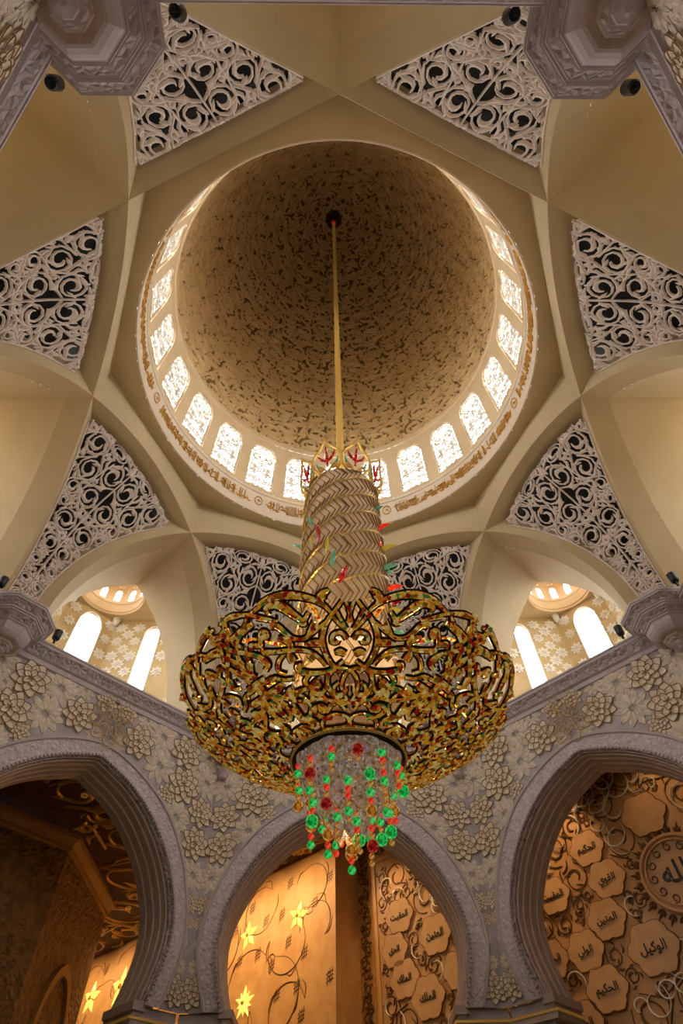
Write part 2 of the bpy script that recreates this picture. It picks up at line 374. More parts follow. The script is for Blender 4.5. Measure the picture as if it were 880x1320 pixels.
# corbels at the eight corners
CORB = [('corbel_lip','mauve',[(.0,1.394),(.134,1.394),(.134,1.385),(.131,1.384),(.131,1.378),(.128,1.377)]),
        ('corbel_cove','mauveorn',[(.128,1.377),(.123,1.372),(.116,1.365),(.112,1.358)]),
        ('corbel_fillet','mauve',[(.112,1.358),(.109,1.357),(.109,1.352),(.104,1.351),(.104,1.345),(.101,1.344)]),
        ('corbel_cove','mauveorn',[(.101,1.344),(.098,1.340),(.091,1.333),(.087,1.327)]),
        ('corbel_fillet','mauve',[(.087,1.327),(.084,1.326),(.084,1.321),(.080,1.320),(.078,1.316)]),
        ('corbel_bowl','mauve',[(.078,1.316),(.077,1.304),(.071,1.291),(.062,1.281),(.056,1.278)]),
        ('corbel_fillet','intrados',[(.056,1.278),(.040,1.276),(.040,1.268),(.036,1.266)]),
        ('corbel_cove','mauveorn',[(.036,1.266),(.033,1.259),(.027,1.255)]),
        ('corbel_pendant','mauve',[(.027,1.255),(.024,1.254),(.023,1.249),(.015,1.244),(.008,1.238),(.0,1.237)])]
CLAB = {-22.5:'hidden behind the chandelier, left of centre', 22.5:'hidden behind the chandelier, right of centre', -67.5:'at the left edge beside the left side dome opening', 67.5:'at the right edge beside the right side dome opening',
        -112.5:'beyond the left edge above the camera', 112.5:'beyond the right edge above the camera', -157.5:'at the top left corner', 157.5:'at the top right corner'}
for d in (22.5,-22.5,67.5,-67.5,112.5,-112.5,157.5,-157.5):
    x, y = dirn(d)[0]*1.207, dirn(d)[1]*1.207
    a = empty('corbel', 'stepped octagonal mauve stone corbel ' + CLAB[d], 'corbel', 'stepped corbels under the arches', W(x, y, 1.237))
    for nm, mt, pr in CORB:
        mb = MB(); mb.grid([[((r*math.sin((k+.5)*PI/4))*S, (r*math.cos((k+.5)*PI/4))*S, (z-1.237)*S) for k in range(8)] for r, z in pr], close_v=True); mb.obj(nm, M[mt], a)

# ------------------------------------------------------------------ crossing arches, niches, ceiling
RA = .79; ZC = 1.486; CH = .924; SW = .097; CEIL = 2.41; UO = 1.45
def za(s, r=RA): return ZC + math.sqrt(max(r*r-s*s, 0))
mid_s = np.linspace(-1, 1, 25)
def sfoot(r): return r
for i, deg in enumerate((0, 45, -45, 90, -90, 135, -135, 180)):
    arch = structure(bpy.data.objects.new('trim_'+str(40+i), None)); COL.objects.link(arch)
    md = deg + 22.5
    mb = MB()       # vertical face over the middle of the arch, seen from the dome axis
    n0 = CH*math.tan(PI/8)
    mb.grid([[PL(md, CH, s*n0, za(s*n0)) for s in mid_s], [PL(md, CH, s*n0, CEIL) for s in mid_s]])
    mb.obj('arch_face', M['plaster'], arch)
    mb = MB()       # soffit of the middle part
    mb.grid([[PL(md, u, s*min(n0, 1.307-u), za(s*min(n0, 1.307-u))) for s in mid_s] for u in (CH, CH+SW*.5, CH+SW)])
    for sg in (-1, 1):      # soffits and faces of the two legs
        rows = []
        for u in (CH, CH+SW*.5, CH+SW):
            s0 = u*math.tan(PI/8); a0 = math.asin(s0/RA)
            row = []
            for k in range(20):
                a = a0 + (PI/2-a0)*k/19; row.append(PL(md, u, sg*RA*math.sin(a), ZC+RA*math.cos(a)))
            row.append(PL(md, u, sg*RA, 1.36)); rows.append(row)
        mb.grid(rows)
    mb.obj('arch_soffit', M['plaster'], arch)
    mb = MB()
    for sg in (-1, 1):
        rows = []
        for r in (RA, .845, .90):
            a0 = math.asin(n0/r); row = [PL(md, CH, sg*r*math.sin(a0+(PI/2-a0)*k/19), ZC+r*math.cos(a0+(PI/2-a0)*k/19)) for k in range(20)]; row.append(PL(md, CH, sg*r, 1.36)); rows.append(row)
        mb.grid(rows)
    mb.obj('arch_leg_face', M['plaster'], arch)
    # niche vault: outer soffit edge swept outward to the opening
    mb = MB(); c, s_ = math.cos(PI/8), math.sin(PI/8); u1 = CH+SW
    for sg in (-1, 1):
        s0 = u1*math.tan(PI/8); a0 = math.asin(s0/RA); L = []
        for k in range(24):
            a = a0+(PI/2-a0)*k/23; sp = RA*math.sin(a); L.append((u1*c+sp*s_, sp*c-u1*s_, ZC+RA*math.cos(a)))
        L.append((u1*c+RA*s_, RA*c-u1*s_, 1.36))
        mb.grid([[PL(deg, u+(UO-u)*t, sg*s, z) for u, s, z in L] for t in (0, .33, .66, 1)])
    mb.obj('niche_vault', M['plaster'], arch)
    HALF = [(s, z) for u, s, z in L]

# flat ceiling between the arches and the drum
mb = MB(); RR = .868; n = 96
def octr(a):
    k = ((math.degrees(a)) % 45)-22.5; return CH/math.cos(math.radians(k))
an = [2*PI*i/n for i in range(n)]
mb.grid([[W(r(a)*math.sin(a), r(a)*math.cos(a), CEIL) for a in an] for r in (lambda a: RR+.006, lambda a: octr(a)+.0005)], close_v=True)
structure(mb.obj('ceiling', M['plaster']))

# drum: mouldings, inscription band, windows
def ring(name, prof, m, parent=None, n=120):
    mb = MB(); mb.grid([[W(r*math.sin(2*PI*j/n), r*math.cos(2*PI*j/n), z) for j in range(n)] for r, z in prof], close_v=True); return mb.obj(name, m, parent, smooth=False)
band = ring('trim_60', [(.874,2.41),(.868,2.41),(.866,2.43),(.870,2.436),(.870,2.445),(.874,2.45),(.874,2.59),(.868,2.595),(.868,2.603),(.872,2.61),(.872,2.618)], mat('pale_band', (0.74,0.61,0.45), 0.6)); structure(band)
fc = lambda x, z, h: W((.874-h)*math.sin(x/.874), (.874-h)*math.cos(x/.874), z)
ros = [math.radians(a)*.874 for a in (-129,-79,-29,18,77,127,180)]
Rn = random.Random(5)
mb = MB()
for i in range(7):
    a0 = ros[i]+.05; a1 = (ros[(i+1) % 7]-.05) if i < 6 else ros[0]+2*PI*.874-.05
    x = a0
    while x < a1-.012:      # dense gilt script: tall shafts, bowls and long low sweeps
        k = Rn.random()
        if k < .4: stroke(mb, [(x, 2.482), (x+Rn.uniform(-.003,.003), 2.565)], (.007,.005), fc, .006, n=3)
        if k > .3: stroke(mb, [(x, 2.50+Rn.uniform(-.01,.03)), (x+.012, 2.488+Rn.uniform(-.005,.03)), (x+.024, 2.505+Rn.uniform(-.01,.03))], (.004,.009,.004), fc, .006, n=5)
        if k > .6: stroke(mb, [(x-.006, 2.53), (x+.004, 2.548), (x+.014, 2.535), (x+.008, 2.52)], (.004,.006,.004), fc, .006, n=5)
        if k > .85: stroke(mb, [(x-.02, 2.52), (x+.01, 2.512), (x+.03, 2.53)], (.004,.008,.003), fc, .006, n=5)
        x += Rn.uniform(.008, .014)
mb.obj('gilt_inscription_band', M['goldink'], band)
for r in ros:
    mb = MB(); stroke(mb, [(r+.021*math.cos(a), 2.525+.036*math.sin(a)) for a in np.linspace(0, 2*PI, 14)], (.006,.006), fc, .005, n=30)
    stroke(mb, [(r-.008, 2.525), (r, 2.532), (r+.008, 2.525), (r, 2.515)], (.005,.008,.005), fc, .005, n=8)
    mb.obj('roundel', M['goldink'], band)

NW = 24; ZB = 2.645; ZS = 2.985; WHW = .080; RD = .872
def wtop(x): return ZS + .118*math.sqrt(max(0, 1-(x/WHW)**2))**.9
mb = MB()
pitch = 2*PI/NW
for k in range(NW):
    c = (k)*pitch; xs = [-pitch*RD/2, -WHW-.0001, -WHW] + list(np.linspace(-WHW, WHW, 15)[1:-1]) + [WHW, WHW+.0001, pitch*RD/2]
    q = lambda x, z, r=RD: W(r*math.sin(c+x/RD), r*math.cos(c+x/RD), z)
    mb.grid([[q(x, 2.618) for x in xs], [q(x, ZB) for x in xs]])
    mb.grid([[q(x, ZB) for x in (xs[0], -WHW)], [q(x, wtop(1)) for x in (xs[0], -WHW)]]); mb.grid([[q(x, ZB) for x in (WHW, xs[-1])], [q(x, wtop(1)) for x in (WHW, xs[-1])]])
    mb.grid([[q(x, wtop(x)) for x in xs], [q(x, 3.16) for x in xs]])
    ol = [(-WHW, ZB)] + [(x, wtop(x)) for x in np.linspace(-WHW, WHW, 15)] + [(WHW, ZB), (-WHW, ZB)]
    mb.grid([[q(x, z, r) for x, z in ol] for r in (RD, RD+.03)])
structure(mb.obj('wall_drum', M['drum']))
def win_in(x, z): return abs(x) < WHW-.002 and ZB+.002 < z < wtop(x)-.004
WS = arabesque(lambda x, z: win_in(x, z) and x > -.002, (0, WHW, ZB, 3.1), (.040,.034,.028,.022,.016,.011), .0050, 11, tries=260, turns=1.6)
def window_mesh():
    mb = MB(); f = lambda x, z, h: (x*S, -h*S, (z-ZB)*S)
    for pts, w in WS:
        for sg in (1, -1): stroke(mb, [(sg*x, z) for x, z in pts], w, f, .004, back=.004, n=max(5, 2*len(pts)))
    stroke(mb, [(0, ZB), (0, 3.08)], (.004,.004), f, .004, back=.004, n=3)
    return mb
me_tr = None
fr_mb = MB()
for k in range(NW):
    d = 15.0*k
    c = dirn(d)
    a = structure(bpy.data.objects.new('window_%d' % (k+1), None)); COL.objects.link(a)
    a.matrix_world = Matrix.Translation(W(RD*1.012*c[0], RD*1.012*c[1], ZB)) @ Matrix.Rotation(math.radians(-d), 4, 'Z')
    if me_tr is None:
        o = window_mesh().obj('window_tracery', M['frost'], a); me_tr = o.data
        fm = MB(); fl = lambda x, z, h: (x*S, -h*S, (z-ZB)*S)
        for pts in ([(-WHW+.002, ZB), (-WHW+.002, ZS)], [(WHW-.002, ZB), (WHW-.002, ZS)], [(-WHW, ZB+.003), (WHW, ZB+.003)], [(x, wtop(x)-.003) for x in np.linspace(-WHW+.002, WHW-.002, 9)]):
            stroke(fm, pts, (.006,.006), fl, .004, back=.004, n=18 if len(pts) > 2 else 2)
        o2 = fm.obj('window_frame', M['frost'], a); me_fr = o2.data
    else:
        for nm, me in (('window_tracery', me_tr), ('window_frame', me_fr)):
            o = bpy.data.objects.new(nm, me); COL.objects.link(o); o.parent = a

# mouldings at the spring of the dome, then the dome
ring('trim_61', [(.872,3.16),(.866,3.165),(.866,3.18),(.874,3.19),(.874,3.205),(.882,3.22),(.882,3.235),(.900,3.25),(.900,3.262),(.935,3.275)], M['drum'])['kind'] = 'structure'
DC, DB, DR = 3.6, 2.8, .94
def dome_r(z): return DR*math.sqrt(max(0, 1-((z-DC)/DB)**2))
zz = [3.27]
prof = []
t0 = math.asin((3.27-DC)/DB)
T = np.linspace(t0, PI/2, 400); PR = DR*np.cos(T); PZ = DC+DB*np.sin(T)
AL = np.r_[0, np.cumsum(np.hypot(np.diff(PR), np.diff(PZ)))]
def dome_pt(v):
    return np.interp(v, AL, PR), np.interp(v, AL, PZ)
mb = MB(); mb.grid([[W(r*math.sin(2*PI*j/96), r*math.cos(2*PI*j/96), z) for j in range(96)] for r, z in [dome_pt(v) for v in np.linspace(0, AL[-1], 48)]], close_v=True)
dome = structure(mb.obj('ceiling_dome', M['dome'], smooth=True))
NSEC = 8; SECW = 2*PI/NSEC
mb = MB(); Rd = random.Random(17); C = []
for r in (.080,.066,.054,.043,.034,.026,.019):
    for _ in range(1500 if r > .03 else 2600):
        v = Rd.uniform(.01+r, AL[-1]-.05-r*.5); a = Rd.uniform(0, SECW); ra, za_ = dome_pt(v)
        if ra < r*1.6: continue
        ok = True
        for a2, v2, r2, ra2 in C:
            if abs(v-v2) > r+r2: continue
            da = (a-a2+SECW/2) % SECW - SECW/2
            if (da*(ra+ra2)/2)**2+(v-v2)**2 < ((r+r2)*.96)**2: ok = False; break
        if ok: C.append((a, v, r, ra))
dome_f = lambda x, v, hh: (x, v, hh)
wv = .0128
for a, v, r, ra in C:
    sg = Rd.choice((-1, 1)); a0 = Rd.uniform(0, 2*PI); n = 9; pts = []
    for i in range(n):
        t = i/(n-1); q = a0+sg*t*(10.6 if r > .03 else 6.0); rr = r*(1-.74*t**1.1); pts.append((a+rr*math.cos(q)/ra, v+rr*math.sin(q)))
    stroke(mb, pts, (wv*.7,wv,wv*.9,wv*1.1,wv*1.9,wv*.4), dome_f, .020, n=16 if r > .03 else 9, scale_h=False, aspect=ra)
    for k in range(4 if r > .03 else 2):
        q = a0+k*PI/2+Rd.uniform(0, .5); pp = [(a+R_*math.cos(q+o*sg)/ra, v+R_*math.sin(q+o*sg)) for R_, o in ((r*.97, 0), (r*1.25, .35), (r*1.4, .8))]
        stroke(mb, pp, (wv*.6,wv*1.8,wv*.2), dome_f, .018, n=4, scale_h=False, aspect=ra)
    for k in range(3 if r > .03 else 1):
        q = a0+sg*(1.5+k*2.1); pp = [(a+R_*math.cos(q+o*sg)/ra, v+R_*math.sin(q+o*sg)) for R_, o in ((r*.9, 0), (r*.62, .35), (r*.5, .9))]
        stroke(mb, pp, (wv*.6,wv*1.5,wv*.2), dome_f, .018, n=4, scale_h=False, aspect=ra)
V0 = np.concatenate(mb.v); allv, allf, nb = [], [], 0; fa = np.array(mb.f)
for k in range(NSEC):
    r = np.interp(V0[:, 1], AL, PR); z = np.interp(V0[:, 1], AL, PZ)-V0[:, 2]*.15; az = V0[:, 0]+k*SECW; rr = np.maximum(r-V0[:, 2], .005)
    allv.append(np.c_[rr*np.sin(az)*S, rr*np.cos(az)*S, z*S+Z0]); allf.append(fa+nb); nb += len(V0)
av = np.concatenate(allv); af = np.concatenate(allf)
me = bpy.data.meshes.new('dome_arabesque'); me.vertices.add(len(av)); me.vertices.foreach_set('co', av.ravel())
me.loops.add(af.size); me.loops.foreach_set('vertex_index', af.ravel().astype(np.int32)); me.polygons.add(len(af))
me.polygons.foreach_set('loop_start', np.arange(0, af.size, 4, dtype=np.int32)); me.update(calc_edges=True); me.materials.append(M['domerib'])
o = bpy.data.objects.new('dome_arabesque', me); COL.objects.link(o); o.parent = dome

# ------------------------------------------------------------------ carved screens between the arch legs
def scr_u(z):
    if z > 2.167: return 1.0
    return .653+.707*math.sqrt(max(.84**2-(z-1.485)**2, 0))
def scr_hw(z):
    return max(.653-.707*math.sqrt(max(.84**2-(min(z, 2.167)-1.485)**2, 0)), .05)
def scr_in(s, z, m=.004):
    return 1.40 < z and abs(s) < scr_hw(z)-m and z < za(s)-m-.012
SS = arabesque(lambda s, z: scr_in(s, z) and s > -.004, (0, .31, 1.4, 2.28), (.050,.042,.035,.028,.022,.017,.013,.0105), .0066, 21, tries=1200, turns=1.85, leaf=1.15)
def scr_f(s, z, h): return (s*S, (scr_u(z)-1.0-h)*S, (z-1.4)*S)
mb = MB()
for pts, w in SS:
    for sg in (1, -1): stroke(mb, [(sg*s, z) for s, z in pts], w, scr_f, .006, back=.003, n=max(5, int(1.6*len(pts))))
for pts in ([(0, 1.42), (0, 1.8), (0, 2.25)],): stroke(mb, pts, (.006,.008,.006), scr_f, .008, back=.003, n=14)
for sg in (1, -1):
    stroke(mb, [(sg*(scr_hw(z)-.004), z) for z in np.linspace(1.4, 2.16, 10)], (.008,.008), scr_f, .006, back=.003, n=24)
tracery = mesh_of(mb, M['screen'], 'screen_tracery')
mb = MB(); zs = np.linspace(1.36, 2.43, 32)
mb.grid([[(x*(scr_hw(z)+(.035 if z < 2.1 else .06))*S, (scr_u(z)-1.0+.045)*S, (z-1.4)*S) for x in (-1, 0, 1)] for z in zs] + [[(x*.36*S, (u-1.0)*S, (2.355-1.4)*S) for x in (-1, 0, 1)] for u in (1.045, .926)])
backing = mesh_of(mb, M['void'], 'dark_backing')  # dark sheet painted as the shaded void behind the openwork
SL = {22.5:'right of the chandelier shaft, low in the centre', -22.5:'left of the chandelier shaft, low in the centre', 67.5:'at lower right, above the right side dome opening', -67.5:'at lower left, above the left side dome opening',
      112.5:'on the right, cut by the photo edge', -112.5:'on the left, cut by the photo edge', 157.5:'at top right beside the corner corbel', -157.5:'at top left beside the corner corbel'}
for d in SL:
    c = dirn(d)
    a = empty('carved_screen', 'white openwork arabesque screen ' + SL[d], 'carved screen', 'carved screens between the arches')
    a.matrix_world = Matrix.Translation(W(c[0], c[1], 1.4)) @ Matrix.Rotation(math.radians(-d), 4, 'Z')
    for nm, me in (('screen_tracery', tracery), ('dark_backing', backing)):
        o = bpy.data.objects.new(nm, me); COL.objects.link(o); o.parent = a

# ------------------------------------------------------------------ side dome rooms beyond the niches
def star_mesh():
    mb = MB()
    for n, r0, r1, z0, z1, ph in ((8,1.0,.62,0,.12,0),(8,.62,.38,.12,.2,PI/8),(8,.3,.16,.2,.3,0)):
        V = []
        for k in range(2*n):
            r = r0 if k % 2 == 0 else r1; a = ph+k*PI/n; V.append((r*math.cos(a), -z0-.02, r*math.sin(a)))
        V2 = [(x*.94, -z1, z*.94) for x, y, z in V]; V3 = [(x*.55, -z1*.6, z*.55) for x, y, z in V]
        m = 2*n; mb.add([(x, .02, z) for x, y, z in V]+V2+V3+[(0, -z1*.9, 0)], [(i,(i+1)%m,m+(i+1)%m,m+i) for i in range(m)]+[(m+i,m+(i+1)%m,2*m+(i+1)%m,2*m+i) for i in range(m)]+[(2*m+i,2*m+(i+1)%m,3*m) for i in range(m)])
    return mb
star = mesh_of(star_mesh(), M['white'], 'white_star_flower')
UC, CZ = 1.775, 2.345
def portal(c, outward, w, hgt):      # tells the renderer that daylight enters through this window
    li = bpy.data.lights.new('window_daylight', 'AREA'); li.shape = 'RECTANGLE'; li.size = w; li.size_y = hgt; li.cycles.is_portal = True
    lo = bpy.data.objects.new('window_daylight', li); COL.objects.link(lo)
    z = outward.normalized(); y = Vector((0,0,1)); x = y.cross(z).normalized()
    m = Matrix((x, y, z)).transposed().to_4x4(); m.translation = c; lo.matrix_world = m
def nr3(deg, nr):
    d = dirn(deg); e = dirn(deg+90); return (nr[0]*d[0]+nr[1]*e[0], nr[0]*d[1]+nr[1]*e[1], 0)
for k in range(NW):
    d = dirn(15*k); portal(Vector(W(.915*d[0], .915*d[1], (ZB+3.1)/2)), Vector((d[0], d[1], 0)), WHW*2*S, (3.1-ZB)*S)
def side_room(deg, num):
    mb = MB()
    wall = structure(bpy.data.objects.new('wall_side_dome_%d' % num, None)); COL.objects.link(wall)
    FA = [((1.96,-.15),(1.96,.15),.01,.068,2.205,2.315),((1.96,.15),(1.69,.42),.155,.044,2.225,2.30),((1.69,-.42),(1.96,-.15),-.155,.044,2.225,2.30),((1.69,.42),(1.45,.42),0,.06,2.1,2.2),((1.45,-.42),(1.69,-.42),0,.06,2.1,2.2)]  # windows in the last entries are unseen, added to let in more light
    for A, B, off_, hw, zs_, zt in FA:
        if abs(deg) > 50 and abs(off_) != .01: zt = zs_ = 2.0 if abs(deg) < 100 else 1.62  # windows of unseen rooms lowered to let in less light
        if abs(deg) > 100 and abs(off_) == .01: zt = zs_ = 1.95
        A = np.array(A); B = np.array(B); L = np.hypot(*(B-A)); e = (B-A)/L; nr = np.array((e[1], -e[0]))
        if nr @ ((A+B)/2-np.array((UC, 0))) < 0: nr = -nr
        c0 = off_ if off_ == 0 or abs(off_) < .1 else math.copysign(abs(off_)-.19, off_)*1.0
        mid = (A+B)/2+e*c0; lo, hi = -L/2-c0, L/2-c0
        g = lambda s, z, d=0, mid=mid, e=e, nr=nr: PL(deg, mid[0]+e[0]*s+nr[0]*d, mid[1]+e[1]*s+nr[1]*d, z)
        tp = lambda x: zs_+(zt-zs_)*math.sqrt(max(0, 1-(x/hw)**2)); zb = 1.60; xs = list(np.linspace(-hw, hw, 15))
        mb.grid([[g(x, ZT-.02) for x in [lo]+xs+[hi]], [g(x, zb) for x in [lo]+xs+[hi]]])
        mb.grid([[g(x, zb) for x in (lo, -hw)], [g(x, zs_) for x in (lo, -hw)]]); mb.grid([[g(x, zb) for x in (hw, hi)], [g(x, zs_) for x in (hw, hi)]])
        mb.grid([[g(x, tp(x) if abs(x) <= hw else zs_) for x in [lo]+xs+[hi]], [g(x, CZ) for x in [lo]+xs+[hi]]])
        ol = [(-hw, zb)]+[(x, tp(x)) for x in xs]+[(hw, zb)]
        mb.grid([[g(x, z, d) for x, z in ol] for d in (0, .02)])
        portal(Vector(g(0, (zb+zt)/2, .025)), Vector(nr3(deg, nr)), hw*2*S, (zt-zb)*S)
        wf = MB(); g3 = lambda x, z, h, g=g: g(x, z, -h)
        stroke(wf, [(-hw-.002, zb), (-hw-.002, 1.9)]+[(x, tp(x)) for x in xs]+[(hw+.002, 1.9), (hw+.002, zb)], (.007,.007), g3, .005, n=60, scale_h=False)
        for zb_ in (1.78, 1.99, 2.15, 2.24): stroke(wf, [(-hw, zb_), (hw, zb_)], (.006,.006), lambda x, z, h, g=g: g(x, z, .015-h), .002, n=2)
        wf.obj('side_window_frame', M['white'], wall)
        k = 0
        for sx in (-1, 1):
            for dx, zz_ in ((.042,(2.29,2.19,2.085,1.98)),(.092,(2.24,2.135,2.03,1.93)),(.142,(2.29,2.19,2.085,1.98)),(.192,(2.24,2.135,2.03))):
                for z in zz_:
                    x = sx*(hw+dx)
                    if not (lo+.025 < x < hi-.025): continue
                    o = bpy.data.objects.new('white_star_flower', star); COL.objects.link(o); o.parent = wall
                    e1 = (Vector(g(1, 0))-Vector(g(0, 0))).normalized(); nn = (Vector(g(0, 0, 1))-Vector(g(0, 0, 0))).normalized(); up = Vector((0,0,1))
                    m = Matrix((e1, nn, up)).transposed().to_4x4(); k += 1
                    o.matrix_world = Matrix.Translation(Vector(g(x, z))) @ m @ Matrix.Scale((.040 if k % 2 else .036)*S, 4)
    # ceiling with round lantern
    n = 48
    def orr(a):
        c_, s_ = math.cos(a), abs(math.sin(a)); L_ = [.42/max(s_, 1e-6)]
        if c_ > 0: L_ += [(1.96-UC)/c_, (2.11-UC)/(c_+s_)]
        else: L_ += [.40/max(-c_, 1e-6)]
        return min(L_)+.004
    q = lambda r, a, z: PL(deg, UC+r*math.cos(a), r*math.sin(a), z)
    an_ = [2*PI*i/n for i in range(n)]
    mb.grid([[q(orr(a), a, CZ) for a in an_], [q(.182, a, CZ) for a in an_]], close_v=True)
    mb.grid([[PL(deg, u, s, CZ) for s in (-.42, .42)] for u in (UO-.02, UC-.3)])
    for sg in (-1, 1): mb.grid([[PL(deg, UO, sg*s, z) for z in (1.3, CZ)] for s in (.352, .43)])
    mb.obj('side_dome_wall', M['tan'], wall)
    mb = MB(); mb.grid([[q(r, a, z) for a in an_] for r, z in ((.182,CZ),(.180,CZ-.008),(.174,CZ-.008),(.172,CZ+.004),(.166,CZ+.006),(.166,CZ+.06),(.160,CZ+.065),(.160,CZ+.075))], close_v=True); mb.obj('lantern_ring', M['drum'], wall)
    mb = MB(); nw = 12
    for k in range(nw):
        c = 2*PI*k/nw; R1 = .162; hw = .017
        qq = lambda x, z: q(R1, c+x/R1, z); pw = PI/nw*R1; xs = list(np.linspace(-hw, hw, 7)); tp = lambda x: CZ+.15+.017*math.sqrt(max(0, 1-(x/hw)**2))
        mb.grid([[qq(x, CZ+.075) for x in (-pw, 0, pw)], [qq(x, CZ+.085) for x in (-pw, 0, pw)]])
        for a_, b_ in ((-pw, -hw), (hw, pw)): mb.grid([[qq(x, CZ+.085) for x in (a_, b_)], [qq(x, CZ+.15) for x in (a_, b_)]])
        mb.grid([[qq(x, tp(x) if abs(x) <= hw else CZ+.15) for x in [-pw]+xs+[pw]], [qq(x, CZ+.20) for x in [-pw]+xs+[pw]]])
    mb.grid([[q(r, a, z) for a in an_] for r, z in ((.162,CZ+.2),(.15,CZ+.26),(.11,CZ+.31),(.05,CZ+.335),(.001,CZ+.34))], close_v=True)
    mb.obj('lantern_dome', M['drum'], wall)
    for u, s in ((1.945,.135),(1.945,-.135),(1.70,.40),(1.70,-.40)):
        x0 = PL(deg, u, s, 2.315); mb = MB(); mb.lathe([(.0,-.3),(.10,-.28),(.16,-.18),(.14,-.1),(.22,0),(.26,.12),(.2,.2),(.28,.28),(.28,.34)], x0, 12); mb.obj('corner_boss', M['white'], wall)
for i, d in enumerate((0, 45, -45, 90, -90, 135, -135, 180)): side_room(d, i+1)
# ------------------------------------------------------------------ prayer hall seen through the lower arches
ZH = 1.30
U1, U2 = 1.35, 1.51
Q = lambda u: (lambda s, z, h: PL(45, u-h, s, z))
mb = MB(); mb.box(lambda x, y, z: PL(45, y, x, z), -4.6, -1.38, U1, U1+.3, ZF, ZH); gw = structure(mb.obj('wall_gold', M['goldwall']))
mb = MB(); mb.box(lambda x, y, z: PL(45, y, x, z), -1.3795, 1.0, U2, U2+.1, ZF, ZH); pw_ = structure(mb.obj('wall_qibla', M['panel']))
# inlaid vine circles and emblems on the gold wall
mb = MB(); f1 = Q(U1)
Rg = random.Random(9)
CIR = [(-1.699,.961,.11),(-1.905,1.148,.10),(-1.952,.863,.13),(-1.504,1.004,.08),(-1.766,.79,.14),(-1.676,.717,.10),(-1.537,1.159,.09),(-2.2,1.05,.12),(-2.35,.9,.14),(-3.3,1.0,.14),(-3.1,1.15,.12),(-3.0,.95,.15),(-3.5,1.12,.13),(-2.7,1.05,.15)]
for s, z, r in CIR:
    a0 = Rg.uniform(0, 6); e = Rg.uniform(3.2, 5.4)
    stroke(mb, [(s+r*math.cos(a0+e*t)*1.15, z+r*math.sin(a0+e*t)) for t in np.linspace(0, 1, 9)], (.0015,.0045,.0035,.0015), f1, .003, n=26)
    for k in (0, 2, 4):
        a = a0+e*k/4; p = (s+r*1.15*math.cos(a), z+r*math.sin(a)); b = a+1.2
        stroke(mb, [p, (p[0]+.03*math.cos(b), p[1]+.045*math.sin(b)), (p[0]+.07*math.cos(b+.5), p[1]+.08*math.sin(b+.5))], (.002,.006,.001), f1, .003, n=6)
for s, z in [(-1.974,1.175),(-1.857,1.091),(-1.741,1.089),(-1.685,.966),(-1.575,.902),(-1.513,1.082),(-1.691,1.211),(-1.794,.901),(-1.9,.964),(-2.034,.968),(-1.616,.791),(-1.744,.786),(-1.583,.688),(-1.416,.787),(-1.416,1.161),(-2.095,1.103),(-3.2,.95),(-3.35,1.2),(-3.05,1.08),(-2.9,.85)]:
    for o in (-.012, 0, .012):
        stroke(mb, [(s+o-.004, z-.026+o*.3), (s+o, z), (s+o+.004, z+.026+o*.3)], (.0022,.0040,.0018), f1, .002, n=5)
        stroke(mb, [(s-.022, z+o*1.1-.006), (s, z+o*1.1+.002), (s+.022, z+o*1.1+.004)], (.0018,.0038,.0022), f1, .002, n=5)
mb.obj('vine_inlay', M['groove'], gw)
# glowing flowers of yellow glass
def glow_flower(s, z, r, n, label):
    mb = MB(); rot = Rg.uniform(0, 1)
    for k in range(n):
        a = rot+k*2*PI/n; L = r*(1 if k % 2 == 0 or n == 5 else .75); w_ = r*(.24 if n == 5 else .15)
        for sg in (1,):
            c, s2 = math.cos(a), math.sin(a)
            P_ = [(0,0,.012),(L*.45,-w_,.004),(L,0,.002),(L*.45,w_,.004),(L*.45,0,.014)]
            V = [f1(s+(x*c-y*s2)*1.1, z+x*s2+y*c, h) for x, y, h in P_]; mb.add(V, [(0,1,4),(1,2,4),(2,3,4),(3,0,4)])
    c0 = f1(s, z, .012)
    o = mb.obj('glowing_flower', M['glow']); tag(o, label, 'wall light', 'glowing glass flowers on the gold wall')
    m2 = MB(); m2.ball(c0, r*.14*S, 5, 8); m2.obj('flower_centre', M['goldink'], o)
glow_flower(-1.981,1.06,.062,5,'five petalled glowing yellow glass flower, left of the pair in the centre arch')
glow_flower(-1.621,1.053,.062,5,'five petalled glowing yellow glass flower nearest the corner edge of the gold wall')
glow_flower(-1.967,.798,.066,10,'many petalled glowing yellow glass flower low in the centre arch')
glow_flower(-3.447,1.084,.085,5,'pale glowing flower low beside the dark pier, leftmost through the left arch')
glow_flower(-3.117,1.076,.10,5,'pale glowing flower against the edge of the left arch')
